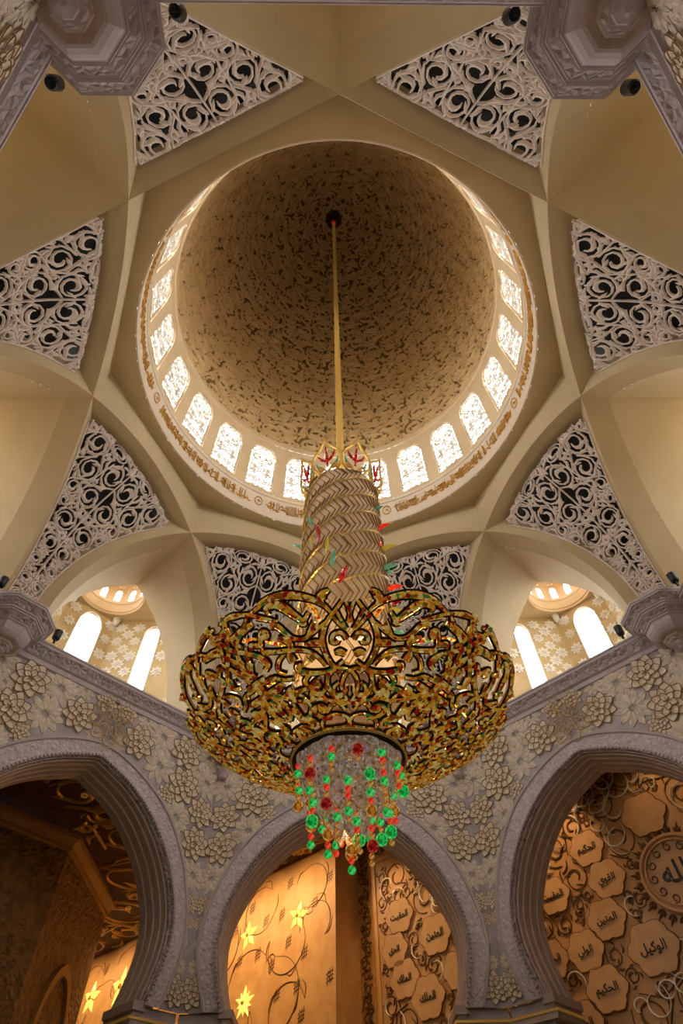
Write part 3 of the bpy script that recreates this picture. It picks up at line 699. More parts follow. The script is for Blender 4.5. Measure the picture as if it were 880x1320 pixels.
# qibla panel: frame, vine relief, silver scrolls
f2 = Q(U2)
mb = MB()
for x0, x1, z0, z1, d in ((-1.379,-1.30,ZF,ZH,.012),(-1.30,1.0,1.235,ZH,.012),(-1.30,-1.275,ZF,1.235,.006),(-1.275,1.0,1.215,1.235,.006)):
    mb.box(lambda x, y, z: PL(45, U2-y, x, z), x0, x1, 0, d, z0, z1)
mb.obj('panel_border', M['goldwall'], pw_)
mb = MB()
for seed, bb in ((1,(-1.375,-1.304,.4,1.29)),(2,(-1.30,.6,1.24,1.295))):
    for pts, w in arabesque(lambda x, z: bb[0]<x<bb[1] and bb[2]<z<bb[3], bb, (.022,.018,.014), .006, seed, tries=500): stroke(mb, pts, w, lambda x, z, h: f2(x, z, h+.012), .004, n=max(4, len(pts)))
mb.obj('border_ornament', M['groove'], pw_)
def ar(s):
    Fm = {'ا':(0xFE8D,0xFE8E,0,0),'ب':(0xFE8F,0xFE90,0xFE91,0xFE92),'ت':(0xFE95,0xFE96,0xFE97,0xFE98),'ج':(0xFE9D,0xFE9E,0xFE9F,0xFEA0),'ح':(0xFEA1,0xFEA2,0xFEA3,0xFEA4),'د':(0xFEA9,0xFEAA,0,0),'ر':(0xFEAD,0xFEAE,0,0),'ع':(0xFEC9,0xFECA,0xFECB,0xFECC),'ق':(0xFED5,0xFED6,0xFED7,0xFED8),'ك':(0xFED9,0xFEDA,0xFEDB,0xFEDC),'ل':(0xFEDD,0xFEDE,0xFEDF,0xFEE0),'م':(0xFEE1,0xFEE2,0xFEE3,0xFEE4),'ن':(0xFEE5,0xFEE6,0xFEE7,0xFEE8),'ه':(0xFEE9,0xFEEA,0xFEEB,0xFEEC),'و':(0xFEED,0xFEEE,0,0),'ي':(0xFEF1,0xFEF2,0xFEF3,0xFEF4)}
    o = []
    for i, c in enumerate(s):
        p = i > 0 and Fm[s[i-1]][2]; n = i < len(s)-1 and Fm[c][2]
        o.append(chr(Fm[c][3] if p and n else Fm[c][1] if p else Fm[c][2] if n else Fm[c][0]))
    return ''.join(reversed(o))
def text_mesh(body, size, depth, m, name):
    c = bpy.data.curves.new('t', 'FONT'); c.body = body; c.size = size; c.align_x = 'CENTER'; c.align_y = 'CENTER'; c.extrude = depth; c.offset = size*.012
    o = bpy.data.objects.new('t', c); COL.objects.link(o); bpy.context.view_layer.update()
    me = bpy.data.meshes.new_from_object(o.evaluated_get(bpy.context.evaluated_depsgraph_get())); bpy.data.objects.remove(o); me.materials.clear(); me.materials.append(m); me.name = name
    return me
PLQ = [(-.20,.846,.068,'القوي','upper plaque left of the large medallion'),(-.247,.737,.068,'المتين','plaque below and left of the large medallion'),(-.354,.672,.066,'الولي','plaque just left below the middle of the right arch'),
       (-.415,.851,.066,'المقيت','leftmost upper plaque against the right arch edge'),(-.486,.674,.066,'الحميد','leftmost lower plaque against the right arch edge'),(-.131,.631,.082,'الوكيل','large plaque below the round medallion'),
       (-.320,.565,.070,'الحكيم','lower plaque near the bottom of the right arch'),(-.234,.956,.066,'الحكيم','upper plaque in the bright patch of the right arch'),(-.430,.498,.066,'الحليم','plaque cut by the bottom edge in the right arch'),
       (.008,.993,.080,'','blank plaque above the round medallion'),
       (-1.143,.97,.075,'المقيت','topmost plaque in the centre arch'),(-.965,.862,.080,'المتين','plaque at the right edge of the centre arch'),(-1.184,.857,.070,'الحق','left plaque in the centre arch, second from its top'),
       (-1.143,.752,.075,'الملك','third plaque down in the centre arch'),(-1.035,.675,.080,'الملك','lowest plaque in the centre arch'),(-.88,.73,.07,'','blank plaque behind the right edge of the centre arch')]
def in_plaque(x, z, k=.86):
    if (x-.05)**2+(z-.80)**2 < .150**2: return True
    return any(((x-p[0])/1.15)**2+(z-p[1])**2 < (p[2]*k)**2 for p in PLQ)
okp = lambda x, z: -1.27 < x < .5 and .42 < z < 1.21 and not in_plaque(x, z)
mb = MB()
for pts, w in arabesque(okp, (-1.27,.5,.42,1.21), (.060,.048,.038,.030,.023,.017), .0058, 31, tries=2500): stroke(mb, pts, w, f2, .005, n=max(4, int(1.6*len(pts))))
mb.obj('vine_relief', M['groove'], pw_)
mb = MB(); Rs = random.Random(4)
okc = lambda x, z: -1.26 < x < .4 and .45 < z < 1.20 and not in_plaque(x, z, .78)
for _ in range(4000):
    if mb.n > 11000: break
    x, z = Rs.uniform(-1.25, .3), Rs.uniform(.46, 1.19); r = Rs.uniform(.03, .07); a0 = Rs.uniform(0, 6.3); e = Rs.choice((-1, 1))*Rs.uniform(2.2, 5.2); k = Rs.uniform(.2, .8)
    pts = [(x+r*(1-k*t)*math.cos(a0+e*t), z+r*(1-k*t)*math.sin(a0+e*t)) for t in np.linspace(0, 1, 7)]
    if all(okc(*p) for p in pts): stroke(mb, pts, (.0015,.0045,.0058,.002), lambda x, z, h: f2(x, z, h+.006), .006, n=18)
mb.obj('silver_scrolls', M['silver'], pw_)
Rp = Matrix.Rotation(math.radians(-45), 4, 'Z')
for s, z, r, body, lab in PLQ:
    r *= .84
    mb = MB(); N_ = 48; poly = []
    for k in range(N_):
        a = 2*PI*k/N_+PI/6; rr = r*(1.10-.19*abs(math.sin(3*a))**.6+.07*abs(math.sin(6*a))); poly.append((s+rr*math.cos(a)*1.15, z+rr*math.sin(a)))
    mb.prism(poly, f2, .0, .009)
    o = mb.obj('calligraphy_plaque', M['plaque']); tag(o, ('lobed bronze plaque with black script, ' if body else 'lobed bronze plaque, ')+lab, 'plaque', 'lobed plaques on the qibla wall')
    mb = MB(); stroke(mb, poly+[poly[0]], (.005,.005), lambda x, z, h: f2(x, z, h+.006), .003, n=97); mb.obj('plaque_rim', M['groove'], o)
    if body:
        me = text_mesh(ar(body), r*.52*S, .012, M['ink'], 'inscription'); t = bpy.data.objects.new('inscription', me); COL.objects.link(t); t.parent = o
        t.matrix_world = Matrix.Translation(f2(s, z, .011)) @ Rp @ Matrix.Rotation(PI/2, 4, 'X')
# medallion
md_ = empty('medallion', 'large round medallion with raised black script and leafy rays at the right edge', 'medallion')
def med(name, m, fn):
    mb = MB(); fn(mb); mb.obj(name, M[m], md_)
ms, mz, mr = .04, .795, .108
disc = lambda r, n=48: [(ms+r*math.cos(2*PI*k/n)*1.08, mz+r*math.sin(2*PI*k/n)) for k in range(n)]
med('medallion_disc', 'plaque', lambda mb: mb.prism(disc(mr), f2, 0, .016))
def rims(mb):
    for r, w, b in ((mr, .016, .016), (mr*.86, .006, .016)): stroke(mb, disc(r)+disc(r)[:2], (w, w), lambda x, z, h: f2(x, z, h+b), .010, n=100)
med('medallion_rim', 'panel', rims)
def orn(mb):
    for k in range(12):
        a = 2*PI*k/12; c = (ms+mr*.7*1.08*math.cos(a), mz+mr*.7*math.sin(a))
        stroke(mb, [(c[0]+.014*(1-t*.6)*math.cos(a+t*7), c[1]+.014*(1-t*.6)*math.sin(a+t*7)) for t in np.linspace(0, 1, 8)], (.003,.005,.003), lambda x, z, h: f2(x, z, h+.016), .005, n=14)
    for k in range(26):
        a = 2*PI*k/26
        for d, r1 in ((0, 1.42), (.07, 1.28), (-.07, 1.28)):
            stroke(mb, [(ms+mr*1.08*q_*math.cos(a+d*(q_-1)*4), mz+mr*q_*math.sin(a+d*(q_-1)*4)) for q_ in (1.1, (1.1+r1)/2, r1)], (.003,.012,.001), f2, .008, n=5)
med('medallion_rays', 'groove', orn)
me = text_mesh(ar('الله'), mr*.80*S, .02, M['ink'], 'inscription'); t = bpy.data.objects.new('inscription', me); COL.objects.link(t); t.parent = md_
t.matrix_world = Matrix.Translation(f2(ms, mz, .018)) @ Rp @ Matrix.Rotation(PI/2, 4, 'X')

# hall ceiling with gilt scrolls
pt = lambda deg, u, s: (u*dirn(deg)[0]+s*dirn(deg+90)[0], u*dirn(deg)[1]+s*dirn(deg+90)[1])
oc = [(1.29*dirn(a)[0], 1.29*dirn(a)[1]) for a in (-67.5, -22.5, 22.5, 67.5)]
hull = oc + [(1.95,.45), (2.6,2.6), (1.0,5.0), (-3.2,5.2), (-3.2,.6)]
octp = [(1.29*dirn(a)[0], 1.29*dirn(a)[1]) for a in (-67.5, -112.5, -157.5, 157.5, 112.5, 67.5)]
mb = MB(); mb.prism(octp+[(1.95,.45),(3.4,-.2),(3.4,-3.2),(-3.6,-3.2),(-3.6,.6),(-3.2,.6)], W, ZH, ZH+.03); structure(mb.obj('ceiling_aisle', M['plaster']))
for nm, a, b in (('wall_aisle_east', (3.4,-3.2), (3.4,-.2)), ('wall_aisle_south', (-3.6,-3.2), (3.4,-3.2)), ('wall_aisle_west', (-3.6,.6), (-3.6,-3.2)), ('wall_aisle_north_east', (1.95,.45), (3.4,-.2)), ('wall_aisle_north_west', (-3.6,.6), (-2.02,.915))):
    mb = MB(); mb.grid([[W(a[0], a[1], z) for z in (ZF, ZH)], [W(b[0], b[1], z) for z in (ZF, ZH)]]); structure(mb.obj(nm, M['petalpale']))
mb = MB(); mb.prism(hull, W, ZH, ZH+.03); hc = structure(mb.obj('ceiling_hall', M['maroon']))
okh = lambda x, y: (-2.3 < x < 1.4 and 1.25 < y < 3.9 and x*.7071+y*.7071 < 1.345 and not (x < -1.25 and y < 2.6)) or (-1.3 < x < -.5 and .9 < y < 1.5 and -x*.7071+y*.7071 > 1.36)
mb = MB()
for pts, w in arabesque(okh, (-2.3,1.4,.9,3.9), (.17,.13,.10,.075,.055,.04), .016, 8, tries=1300): stroke(mb, pts, w, lambda x, y, h: W(x, y, ZH-h), .010, n=max(5, 2*len(pts)))
mb.obj('gilt_ceiling_scrolls', M['scroll'], hc)
# pier and closing walls of the hall
def vwall(name, a, b, m, z0=ZF, z1=ZH, th=.03):
    d = np.array(b)-np.array(a); l = np.hypot(*d); d /= l; nrm = (-d[1], d[0])
    mb = MB(); mb.prism([tuple(a), tuple(b), (b[0]+nrm[0]*th, b[1]+nrm[1]*th), (a[0]+nrm[0]*th, a[1]+nrm[1]*th)], W, z0, z1); return structure(mb.obj(name, M[m]))
A_, B_, C_ = (-1.255,1.847), (-2.02,.915), (-1.268,2.612)
mb = MB(); mb.prism([A_, B_, (-2.6,1.2), (-2.3,2.8), C_], W, ZF, 1.245); pr_ = structure(mb.obj('wall_pier', M['pier']))
mb = MB(); pz = [(0,1.235),(-.012,1.24),(-.012,1.255),(-.03,1.275),(-.04,1.28),(-.04,1.298)]
def off(d): return [(A_[0]-d*1.0, A_[1]+d*.55), (C_[0]-d, C_[1]-d*.3)]
mb.grid([[W(*off(d)[0], z) for d, z in pz], [W(*off(d)[1], z) for d, z in pz]])
e = (.786,-.618)
mb.grid([[W(A_[0]-d*1.0, A_[1]+d*.55, z) for d, z in pz], [W(B_[0]-d*.79, B_[1]+d*.62, z) for d, z in pz]])
mb.obj('pier_cornice', M['dimgold'], pr_)
# blind pointed arch on the pier's side
bo = arch_outline([(0,.93),(.10,.87),(.17,.77),(.20,.64),(.20,.3),(.20,-.1)], 40); bi = arch_outline([(0,.885),(.085,.835),(.145,.75),(.17,.63),(.17,.3),(.17,-.1)], 40)
g = lambda y, z, h: W(-1.2615+h+.0, 2.235+y, z)
mb = MB(); mb.grid([[g(*p, .002) for p in bo], [g(*p, .02) for p in bo], [g(*p, .02) for p in bi], [g(*p, .003) for p in bi]]); mb.obj('blind_arch_band', M['dimgold'], pr_)
mb = MB(); mb.grid([[g(*p, .003) for p in bi], [g(0, p[1], .003) for p in bi]]); mb.obj('blind_arch_field', M['pier'], pr_)
vwall('wall_hall_west', (-1.19,.49), (-2.02,.915), 'pier'); vwall('wall_hall_far', (-1.9,2.75), (-2.6,4.6), 'pier'); vwall('wall_hall_east', (1.775,.36), (1.19,.49), 'pier')

# wall-mounted round fixtures beside the chandelier bowl
for s, lab in ((-1, 'small white dome fixture on the flower wall, left below the chandelier bowl'), (1, 'small white dome fixture on the flower wall, right below the chandelier bowl')):
    c = Vector(PL(0, AP-.02, s*.455, 1.195))
    mb = MB(); mb.lathe([(.0,-.22),(.12,-.20),(.20,-.12),(.23,0),(.23,.05),(.27,.06),(.27,.1),(0,.1)], c, 20); o = mb.obj('dome_fixture', M['mauve']); tag(o, lab, 'wall fixture', 'dome fixtures on the flower wall')
    mb = MB(); mb.box(lambda x, y, z: (c[0]+x, c[1]+y, c[2]+z), -.05, .05, 0, .3, .1, .18); mb.obj('bracket', M['mauve'], o)

# ------------------------------------------------------------------ spotlights on the cornice
SPL = {(-157.5,1):('at the top edge, left of centre beside the top left corbel'),(157.5,-1):('at the top edge, right of centre beside the top right corbel'),(-157.5,-1):('below the top left corbel against the sloping cornice'),(157.5,1):('below the top right corbel against the sloping cornice'),
       (-67.5,-1):('at the left photo edge above the left corbel'),(-67.5,1):('on the cornice beside the left corbel, before the side dome opening'),(67.5,-1):('on the cornice beside the right corbel, before the side dome opening'),(67.5,1):('at the right photo edge above the right corbel')}
for d in (22.5,-22.5,67.5,-67.5,112.5,-112.5,157.5,-157.5):
    for sg in (-1, 1):
        key = (d, sg)
        x, y = pt(d, 1.185, 0)
        # stand on the cornice lip of the neighbouring wall
        wd_ = d+sg*22.5; c = PL(wd_, 1.118, -sg*.312, 1.385)
        lab = 'small black spotlight ' + SPL.get(key, ('hidden behind the chandelier, ' if abs(d) < 30 else 'outside the frame, ') + ('%s side' % ('right' if d > 0 else 'left')) + (' first' if sg < 0 else ' second'))
        a = empty('spotlight', lab, 'spotlight', 'black spotlights on the cornice', c)
        tg = Vector(W(0, 0, 3.0))-Vector(c); q = tg.to_track_quat('Z', 'Y').to_matrix().to_4x4()
        mb = MB(); mb.lathe([(.0,-.06),(.14,-.05),(.18,.02),(.19,.42),(.17,.43),(.16,.36)], (0,0,0), 16)
        o = mb.obj('lamp_head', M['black'], a); o.matrix_basis = Matrix.Translation((0,0,.12))
        mb = MB(); mb.lathe([(.16,.36),(.001,.35)], (0,0,0), 16); o2 = mb.obj('lens', M['bulb'], o)
        mb = MB(); mb.box(lambda x, y, z: (x, y, z), -.04, .04, -.04, .04, -.15, .1); mb.obj('lamp_foot', M['black'], a)
        li = bpy.data.lights.new('spot', 'SPOT'); li.energy = SPOT_E; li.color = (1.0,.84,.60); li.spot_size = math.radians(95); li.spot_blend = .9; li.shadow_soft_size = .12
        lo = bpy.data.objects.new('spot_beam', li); COL.objects.link(lo); lo.matrix_world = Matrix.Translation(Vector(c)+Vector((0,0,.75))) @ (-tg).to_track_quat('Z', 'Y').to_matrix().to_4x4()
# downlights in the hall ceiling
HL = [(-1.5,2.95,45,HALL_E,1.0,U1),(-1.85,2.95,45,HALL_E,1.0,U1),(-2.3,2.95,45,HALL_E,.9,U1),(-3.1,3.0,45,HALL_E*1.5,.9,U1),(-3.5,3.0,45,HALL_E,.9,U1)]
def hall_lamp(x, y, tx, ty, tz, e, size, col=(1.0,.62,.28)):
    li = bpy.data.lights.new('downlight', 'SPOT'); li.energy = e; li.color = col; li.spot_size = math.radians(size); li.spot_blend = .8; li.shadow_soft_size = .2
    p = Vector(W(x, y, ZH-.02)); tg = Vector(W(tx, ty, tz))-p
    lo = bpy.data.objects.new('downlight_beam', li); COL.objects.link(lo); lo.matrix_world = Matrix.Translation(p) @ (-tg).to_track_quat('Z', 'Y').to_matrix().to_4x4()
    mb = MB(); mb.lathe([(.14,.1),(.2,.1),(.2,.22)], p, 16)
    o = mb.obj('downlight', M['goldplain']); o['category'] = 'downlight'; o['group'] = 'recessed hall downlights'; return o
k_ = 0
for s_ in (-1.55,-1.85,-2.2,-2.7,-3.15,-3.5):
    x, y = pt(45, U1-.30, s_); tx, ty = pt(45, U1, s_)
    o = hall_lamp(x, y, tx, ty, .75, HALL_E*(1.6 if s_ > -2.6 else 1.3), 140); k_ += 1
    o['label'] = 'recessed gold downlight above the gold wall, number %s from the wall corner' % ('one','two','three','four','five','six')[k_-1]
for i, (s_, tz, e_) in enumerate(((-1.15,.9,.55),(-.85,.85,.35),(-.5,.8,.9),(-.28,.95,.9),(.1,.8,.35))):
    x, y = pt(45, U2-.16, s_); tx, ty = pt(45, U2, s_)
    o = hall_lamp(x, y, tx, ty, tz, HALL_E*e_, 50 if e_ > .8 else 75); o['label'] = 'recessed gold downlight above the calligraphy panel, number %s from its left frame' % ('one','two','three','four','five')[i]
for i, (x, y) in enumerate(((-.6,1.7),(.45,1.45),(-1.1,1.45))):  # the last lamp is added to brighten the left of the hall
    o = hall_lamp(x, y, x, y+.01, 0, HALL_E*(.35 if x < -1 else .9), 150); o['label'] = 'recessed gold downlight in the maroon hall ceiling behind the %s' % ('centre arch','right','left')[i]
# ------------------------------------------------------------------ chandelier
HB = .392
def K(x, y, z): return np.array((x*S, y*S, (z-HB)*S))
ch = empty('chandelier', 'huge jewelled gold openwork chandelier hanging from the dome, hung with red, green and amber balls', 'chandelier', None, W(0, 0, HB))
MER = [(.10,.585),(.14,.595),(.19,.612),(.24,.635),(.285,.660),(.32,.685),(.338,.703),(.346,.722)]
def mer(t):
    t = t*(len(MER)-1); i = int(min(max(math.floor(t), 0), len(MER)-2)); g = t-i
    return MER[i][0]*(1-g)+MER[i+1][0]*g, MER[i][1]*(1-g)+MER[i+1][1]*g
def bowl(a, t, h=0.0):          # a degrees from the front, t along the rib; returns point and outward normal
    r, z = mer(t); r2, z2 = mer(t+.04); r1, z1 = mer(t-.04); dr, dz = r2-r1, z2-z1; l = math.hypot(dr, dz)
    nr, nz = dz/l, -dr/l; A = math.radians(a); e = np.array((math.sin(A), -math.cos(A)))
    p = e*(r+nr*h); return K(p[0], p[1], z+nz*h), np.array((e[0]*nr, e[1]*nr, nz))
def ribbon(mb, P, Nn, w, h, back, n=None):     # 3-D ribbon, P points, Nn normals, sizes in plan units
    k_ = len(P); V = []; wm = max(w)
    for i in range(k_):
        t = P[min(i+1, k_-1)]-P[max(i-1, 0)]; t = t/(np.linalg.norm(t)+1e-9); b = np.cross(Nn[i], t); b /= (np.linalg.norm(b)+1e-9)
        ww = max(wid(w, i/(k_-1)), .0006)/2*S; hh = h*S*(.5+.5*ww*2/S/wm)
        for o, z in ((-ww, 0), (-ww*.5, hh*.8), (0, hh), (ww*.5, hh*.8), (ww, 0), (ww*.8, -back*S), (-ww*.8, -back*S)): V.append(P[i]+b*o+Nn[i]*z)
    q = 7; F = [(i*q+j, i*q+(j+1) % q, (i+1)*q+(j+1) % q, (i+1)*q+j) for i in range(k_-1) for j in range(q)]
    F += [tuple(range(q-1, -1, -1)), tuple((k_-1)*q+j for j in range(q))]; mb.add(V, F)
BOWL=[([(6.1,0.635),(8.0,0.676),(11.3,0.721),(15.3,0.774),(19.4,0.808),(23.8,0.818),(28.0,0.793),(27.9,0.78),(31.7,0.749)],(0.0032,0.0102,0.0038)),
([(5.9,0.795),(7.7,0.762),(8.9,0.71),(8.1,0.67)],(0.0038,0.0115,0.0038)),
([(31.7,0.749),(35.7,0.79),(39.2,0.817),(43.6,0.808)],(0.0038,0.0077,0.0013)),
([(13.0,0.649),(15.4,0.611),(18.0,0.652),(20.3,0.701),(22.9,0.748),(26.1,0.744),(25.7,0.689)],(0.0038,0.0115,0.0038)),
([(15.4,0.611),(15.3,0.591),(17.2,0.597)],(0.0064,0.0064,0.0026)),
([(2.3,0.696),(4.2,0.653),(7.0,0.598),(9.0,0.548),(10.2,0.5),(9.9,0.438),(7.8,0.376),(4.1,0.336)],(0.0038,0.0064,0.0051)),
([(8.3,0.581),(10.9,0.556),(13.7,0.534),(17.0,0.519),(20.6,0.533),(22.7,0.572),(24.4,0.614),(26.6,0.632)],(0.0038,0.0051,0.009)),
([(11.3,0.587),(12.9,0.56),(15.0,0.531)],(0.0102,0.0077,0.0026)),
([(23.7,0.644),(27.0,0.669),(30.1,0.7),(25.4,0.656),(28.4,0.691),(32.2,0.744)],(0.0038,0.0051,0.0038)),
([(11.0,0.484),(14.0,0.49),(17.2,0.489)],(0.009,0.009,0.0013)),
([(10.4,0.373),(12.6,0.414),(16.1,0.455),(22.6,0.481),(28.1,0.494),(33.3,0.519)],(0.0038,0.0051,0.0064)),
([(22.5,0.484),(22.4,0.519),(24.4,0.544),(25.9,0.556)],(0.0064,0.009,0.0038)),
([(14.6,0.412),(15.8,0.426),(16.9,0.439)],(0.009,0.0064,0.0026)),
([(23.5,0.423),(24.0,0.454),(23.7,0.476)],(0.0102,0.009,0.0038)),
([(26.5,0.469),(29.6,0.445),(31.6,0.405),(29.0,0.377)],(0.0038,0.0051,0.0038)),
([(2.7,0.389),(6.4,0.364),(10.9,0.347),(17.4,0.351),(22.4,0.368)],(0.0038,0.0045,0.009)),
([(22.6,0.363),(22.4,0.397),(20.2,0.397)],(0.0077,0.009,0.0051)),
([(33.2,0.543),(32.1,0.582),(30.3,0.613),(29.0,0.591),(30.5,0.572)],(0.0038,0.0064,0.0077)),
([(34.4,0.442),(34.7,0.469),(36.6,0.499)],(0.0051,0.0102,0.0051)),
([(1.1,0.493),(3.1,0.526),(6.0,0.517),(6.7,0.484),(5.0,0.478),(4.1,0.493)],(0.0051,0.0051,0.0038)),
([(1.7,0.421),(3.9,0.433),(6.3,0.429)],(0.0064,0.009,0.0013)),
([(0.6,0.575),(-0.5,0.651),(-1.1,0.683)],(0.0026,0.0026,0.0013)),
([(1.8,0.542),(3.7,0.57),(5.5,0.609)],(0.0026,0.0038,0.0026)),
([(1.2,0.542),(2.9,0.588),(4.2,0.64)],(0.0026,0.0038,0.0026)),
([(32.3,0.679),(35.9,0.67),(39.3,0.662),(42.6,0.664)],(0.0064,0.0102,0.0013)),
([(32.8,0.733),(34.6,0.696),(37.9,0.657),(41.2,0.617),(43.1,0.565),(43.5,0.513)],(0.0038,0.0051,0.0038)),
([(37.0,0.433),(33.9,0.456),(35.1,0.5),(39.0,0.543),(43.8,0.601),(46.2,0.665),(47.6,0.712)],(0.0051,0.0064,0.0064)),
([(42.0,0.719),(45.2,0.71),(49.3,0.706)],(0.0102,0.0064,0.0102)),
([(49.0,0.873),(48.5,0.779),(47.5,0.702),(48.1,0.643),(50.3,0.584)],(0.0102,0.0064,0.0051)),
([(42.4,0.424),(44.6,0.479),(45.9,0.545),(47.5,0.581)],(0.0064,0.0077,0.0038)),
([(44.3,0.429),(48.0,0.475),(49.8,0.534),(51.4,0.578)],(0.0051,0.0064,0.0038)),
([(41.0,0.482),(41.7,0.501),(43.2,0.47)],(0.009,0.0077,0.0038)),
([(28.7,0.592),(30.0,0.614),(31.8,0.583),(32.7,0.549)],(0.0077,0.0077,0.0038)),
([(33.1,0.552),(36.4,0.571),(37.0,0.549)],(0.0064,0.0077,0.0038)),
([(31.9,0.496),(33.2,0.515),(33.1,0.539)],(0.0051,0.0064,0.0026)),
([(36.1,0.391),(40.5,0.387),(44.3,0.395)],(0.0038,0.0051,0.0064)),
([(3.1,0.142),(7.2,0.181),(13.2,0.205),(18.4,0.219),(25.1,0.22),(33.1,0.251),(38.5,0.3),(42.8,0.333)],(0.0038,0.0051,0.0064)),
([(16.8,0.242),(20.4,0.255),(22.4,0.227)],(0.009,0.009,0.0038)),
([(10.3,0.349),(11.4,0.295),(14.5,0.251),(18.8,0.226)],(0.0038,0.0051,0.0038)),
([(19.2,0.347),(22.1,0.319),(21.3,0.294),(16.6,0.285),(16.4,0.308)],(0.0051,0.0064,0.0077)),
([(21.5,0.289),(27.9,0.281),(33.3,0.259)],(0.0038,0.0077,0.0051)),
([(29.3,0.304),(32.7,0.297),(33.7,0.253)],(0.009,0.0077,0.0038)),
([(33.6,0.343),(37.2,0.333),(43.3,0.336)],(0.0077,0.0102,0.0064)),
([(26.8,0.349),(31.3,0.359),(34.8,0.385),(36.8,0.376)],(0.0038,0.0051,0.0064)),
([(43.9,0.339),(43.9,0.379),(44.2,0.409)],(0.0064,0.0077,0.0064)),
([(39.3,0.239),(40.8,0.276),(42.5,0.318)],(0.0102,0.009,0.0064)),
([(43.2,0.328),(47.5,0.33),(50.1,0.317)],(0.0064,0.0102,0.0038)),
([(43.8,0.298),(46.0,0.264),(46.0,0.24)],(0.0038,0.0051,0.0026)),
([(35.4,0.167),(37.5,0.203),(40.4,0.229)],(0.0038,0.0051,0.0051)),
([(15.1,0.15),(18.6,0.181),(23.0,0.176),(24.1,0.145),(19.1,0.098),(14.0,0.081)],(0.0051,0.0064,0.0038)),
([(17.7,0.167),(19.1,0.156),(18.1,0.141)],(0.0102,0.0102,0.0051)),
([(5.6,0.29),(8.3,0.268),(8.5,0.225),(5.4,0.205)],(0.0038,0.0038,0.0077)),
([(26.9,0.069),(29.9,0.116),(36.3,0.139),(35.4,0.167),(34.4,0.235)],(0.0038,0.0102,0.0038)),
([(44.7,0.037),(46.1,0.077)],(0.0038,0.0051,0.0051)),
([(43.9,0.408),(50.5,0.401)],(0.0038,0.0064,0.0077))]
def mlen(v):                    # rib length -> t
    return v
def bowl_panel(sign):
    mg, mk = MB(), MB()
    def put(path, w, lift=0.0):
        pts = resample(path, max(6, 4*len(path)-2)); PN = [bowl(sign*a, t, lift) for a, t in pts]
        P = [p for p, _ in PN]; Nn = [q for _, q in PN]
        ribbon(mg, P, Nn, w, .0032, .001)
        ribbon(mk, [p-q*.0030*S for p, q in PN], Nn, tuple(x+.0068 for x in w), .0022, .0045)
    for path, w in BOWL: put(path, tuple(max(x*1.45-.001, .0046) for x in w))
    # dense scrolls near the inner ring, laid out in length units
    R = random.Random(5)
    C = []
    for rr in (.034,.029,.024,.019):
        for _ in range(260):
            t = R.uniform(.03, .30); r, z = mer(t); a = R.uniform(0, 45); x = math.radians(a)*r
            if a < 1 or a > 44: continue
            y = t*.30
            if any((math.radians(a-c[0])*(r+c[4])/2)**2+(y-c[1])**2 < ((rr+c[2])*.98)**2 for c in C): continue
            C.append((a, y, rr, t, r))
    for a, y, rr, t, r in C:
        sg = R.choice((-1, 1)); a0 = R.uniform(0, 6.28)
        path = []
        for i in range(9):
            u = i/8; an_ = a0+sg*u*7.2; q = rr*(1-.7*u); path.append((a+math.degrees(q*math.cos(an_)/r), max(.01, (y+q*math.sin(an_))/.30)))
        put(path, (.004,.0055,.005,.010,.003))
        for k in range(2):
            an_ = a0+k*2.6; path = [(a+math.degrees(q*math.cos(an_+o)/r), max(.01, (y+q*math.sin(an_+o))/.30)) for q, o in ((rr, 0), (rr*1.35, sg*.35), (rr*1.6, sg*.8))]
            put(path, (.004,.010,.001))
    return mg, mk
pm = {}
for sgn in (1, -1):
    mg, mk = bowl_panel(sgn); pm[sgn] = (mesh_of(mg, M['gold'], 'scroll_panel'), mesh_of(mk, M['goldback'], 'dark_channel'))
for k in range(4):
    for sgn in (1, -1):
        o = bpy.data.objects.new('scroll_panel', pm[sgn][0]); COL.objects.link(o); o.parent = ch; o.rotation_euler = (0, 0, k*PI/2)
        o2 = bpy.data.objects.new('dark_channel', pm[sgn][1]); COL.objects.link(o2); o2.parent = o
def lath(name, m, prof, parent=ch, n=48, smooth=False, cz=0):
    mb = MB(); mb.grid([[K(r*math.sin(2*PI*j/n), r*math.cos(2*PI*j/n), z) for j in range(n)] for r, z in prof], close_v=True); return mb.obj(name, M[m], parent, smooth)
lath('inner_ring', 'goldback', [(.094,.592),(.094,.578),(.098,.574),(.104,.578),(.106,.586),(.102,.596),(.094,.592)])
lath('inner_ring_bead', 'goldplain', [(.104,.580),(.1065,.577),(.109,.580),(.1065,.584),(.104,.580)])
# scalloped crystal shells
def shell(r0, z0, r1, z1, lobes, amp, ph):
    mb = MB(); n = lobes*12; rows = []
    for i in range(9):
        t = i/8; row = []
        for j in range(n):
            a = 2*PI*j/n; c = abs(math.sin(lobes*a/2+ph)); r = (r0+(r1-r0)*t**1.5)*(1+amp*c*math.sin(PI*min(t*.8+.2, 1))); z = z0+(z1-z0)*t*(.72+.28*c); row.append(K(r*math.sin(a), r*math.cos(a), z))
        rows.append(row)
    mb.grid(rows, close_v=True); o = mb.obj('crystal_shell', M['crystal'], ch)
    mb = MB(); row = rows[-1]; Nn = []; P = []
    for j in range(n+1):
        a = 2*PI*j/n; P.append(np.array(row[j % n])); Nn.append(np.array((math.sin(a), -0+math.cos(a), -.4)))
    ribbon(mb, P, Nn, (.0022,.0022), .0015, .001); mb.obj('gilt_edge', M['goldplain'], o)
shell(.093,.600,.088,.545,8,.10,0); shell(.086,.575,.068,.510,8,.12,PI/2); shell(.066,.545,.046,.475,8,.12,0); shell(.044,.50,.022,.440,6,.15,PI/2)
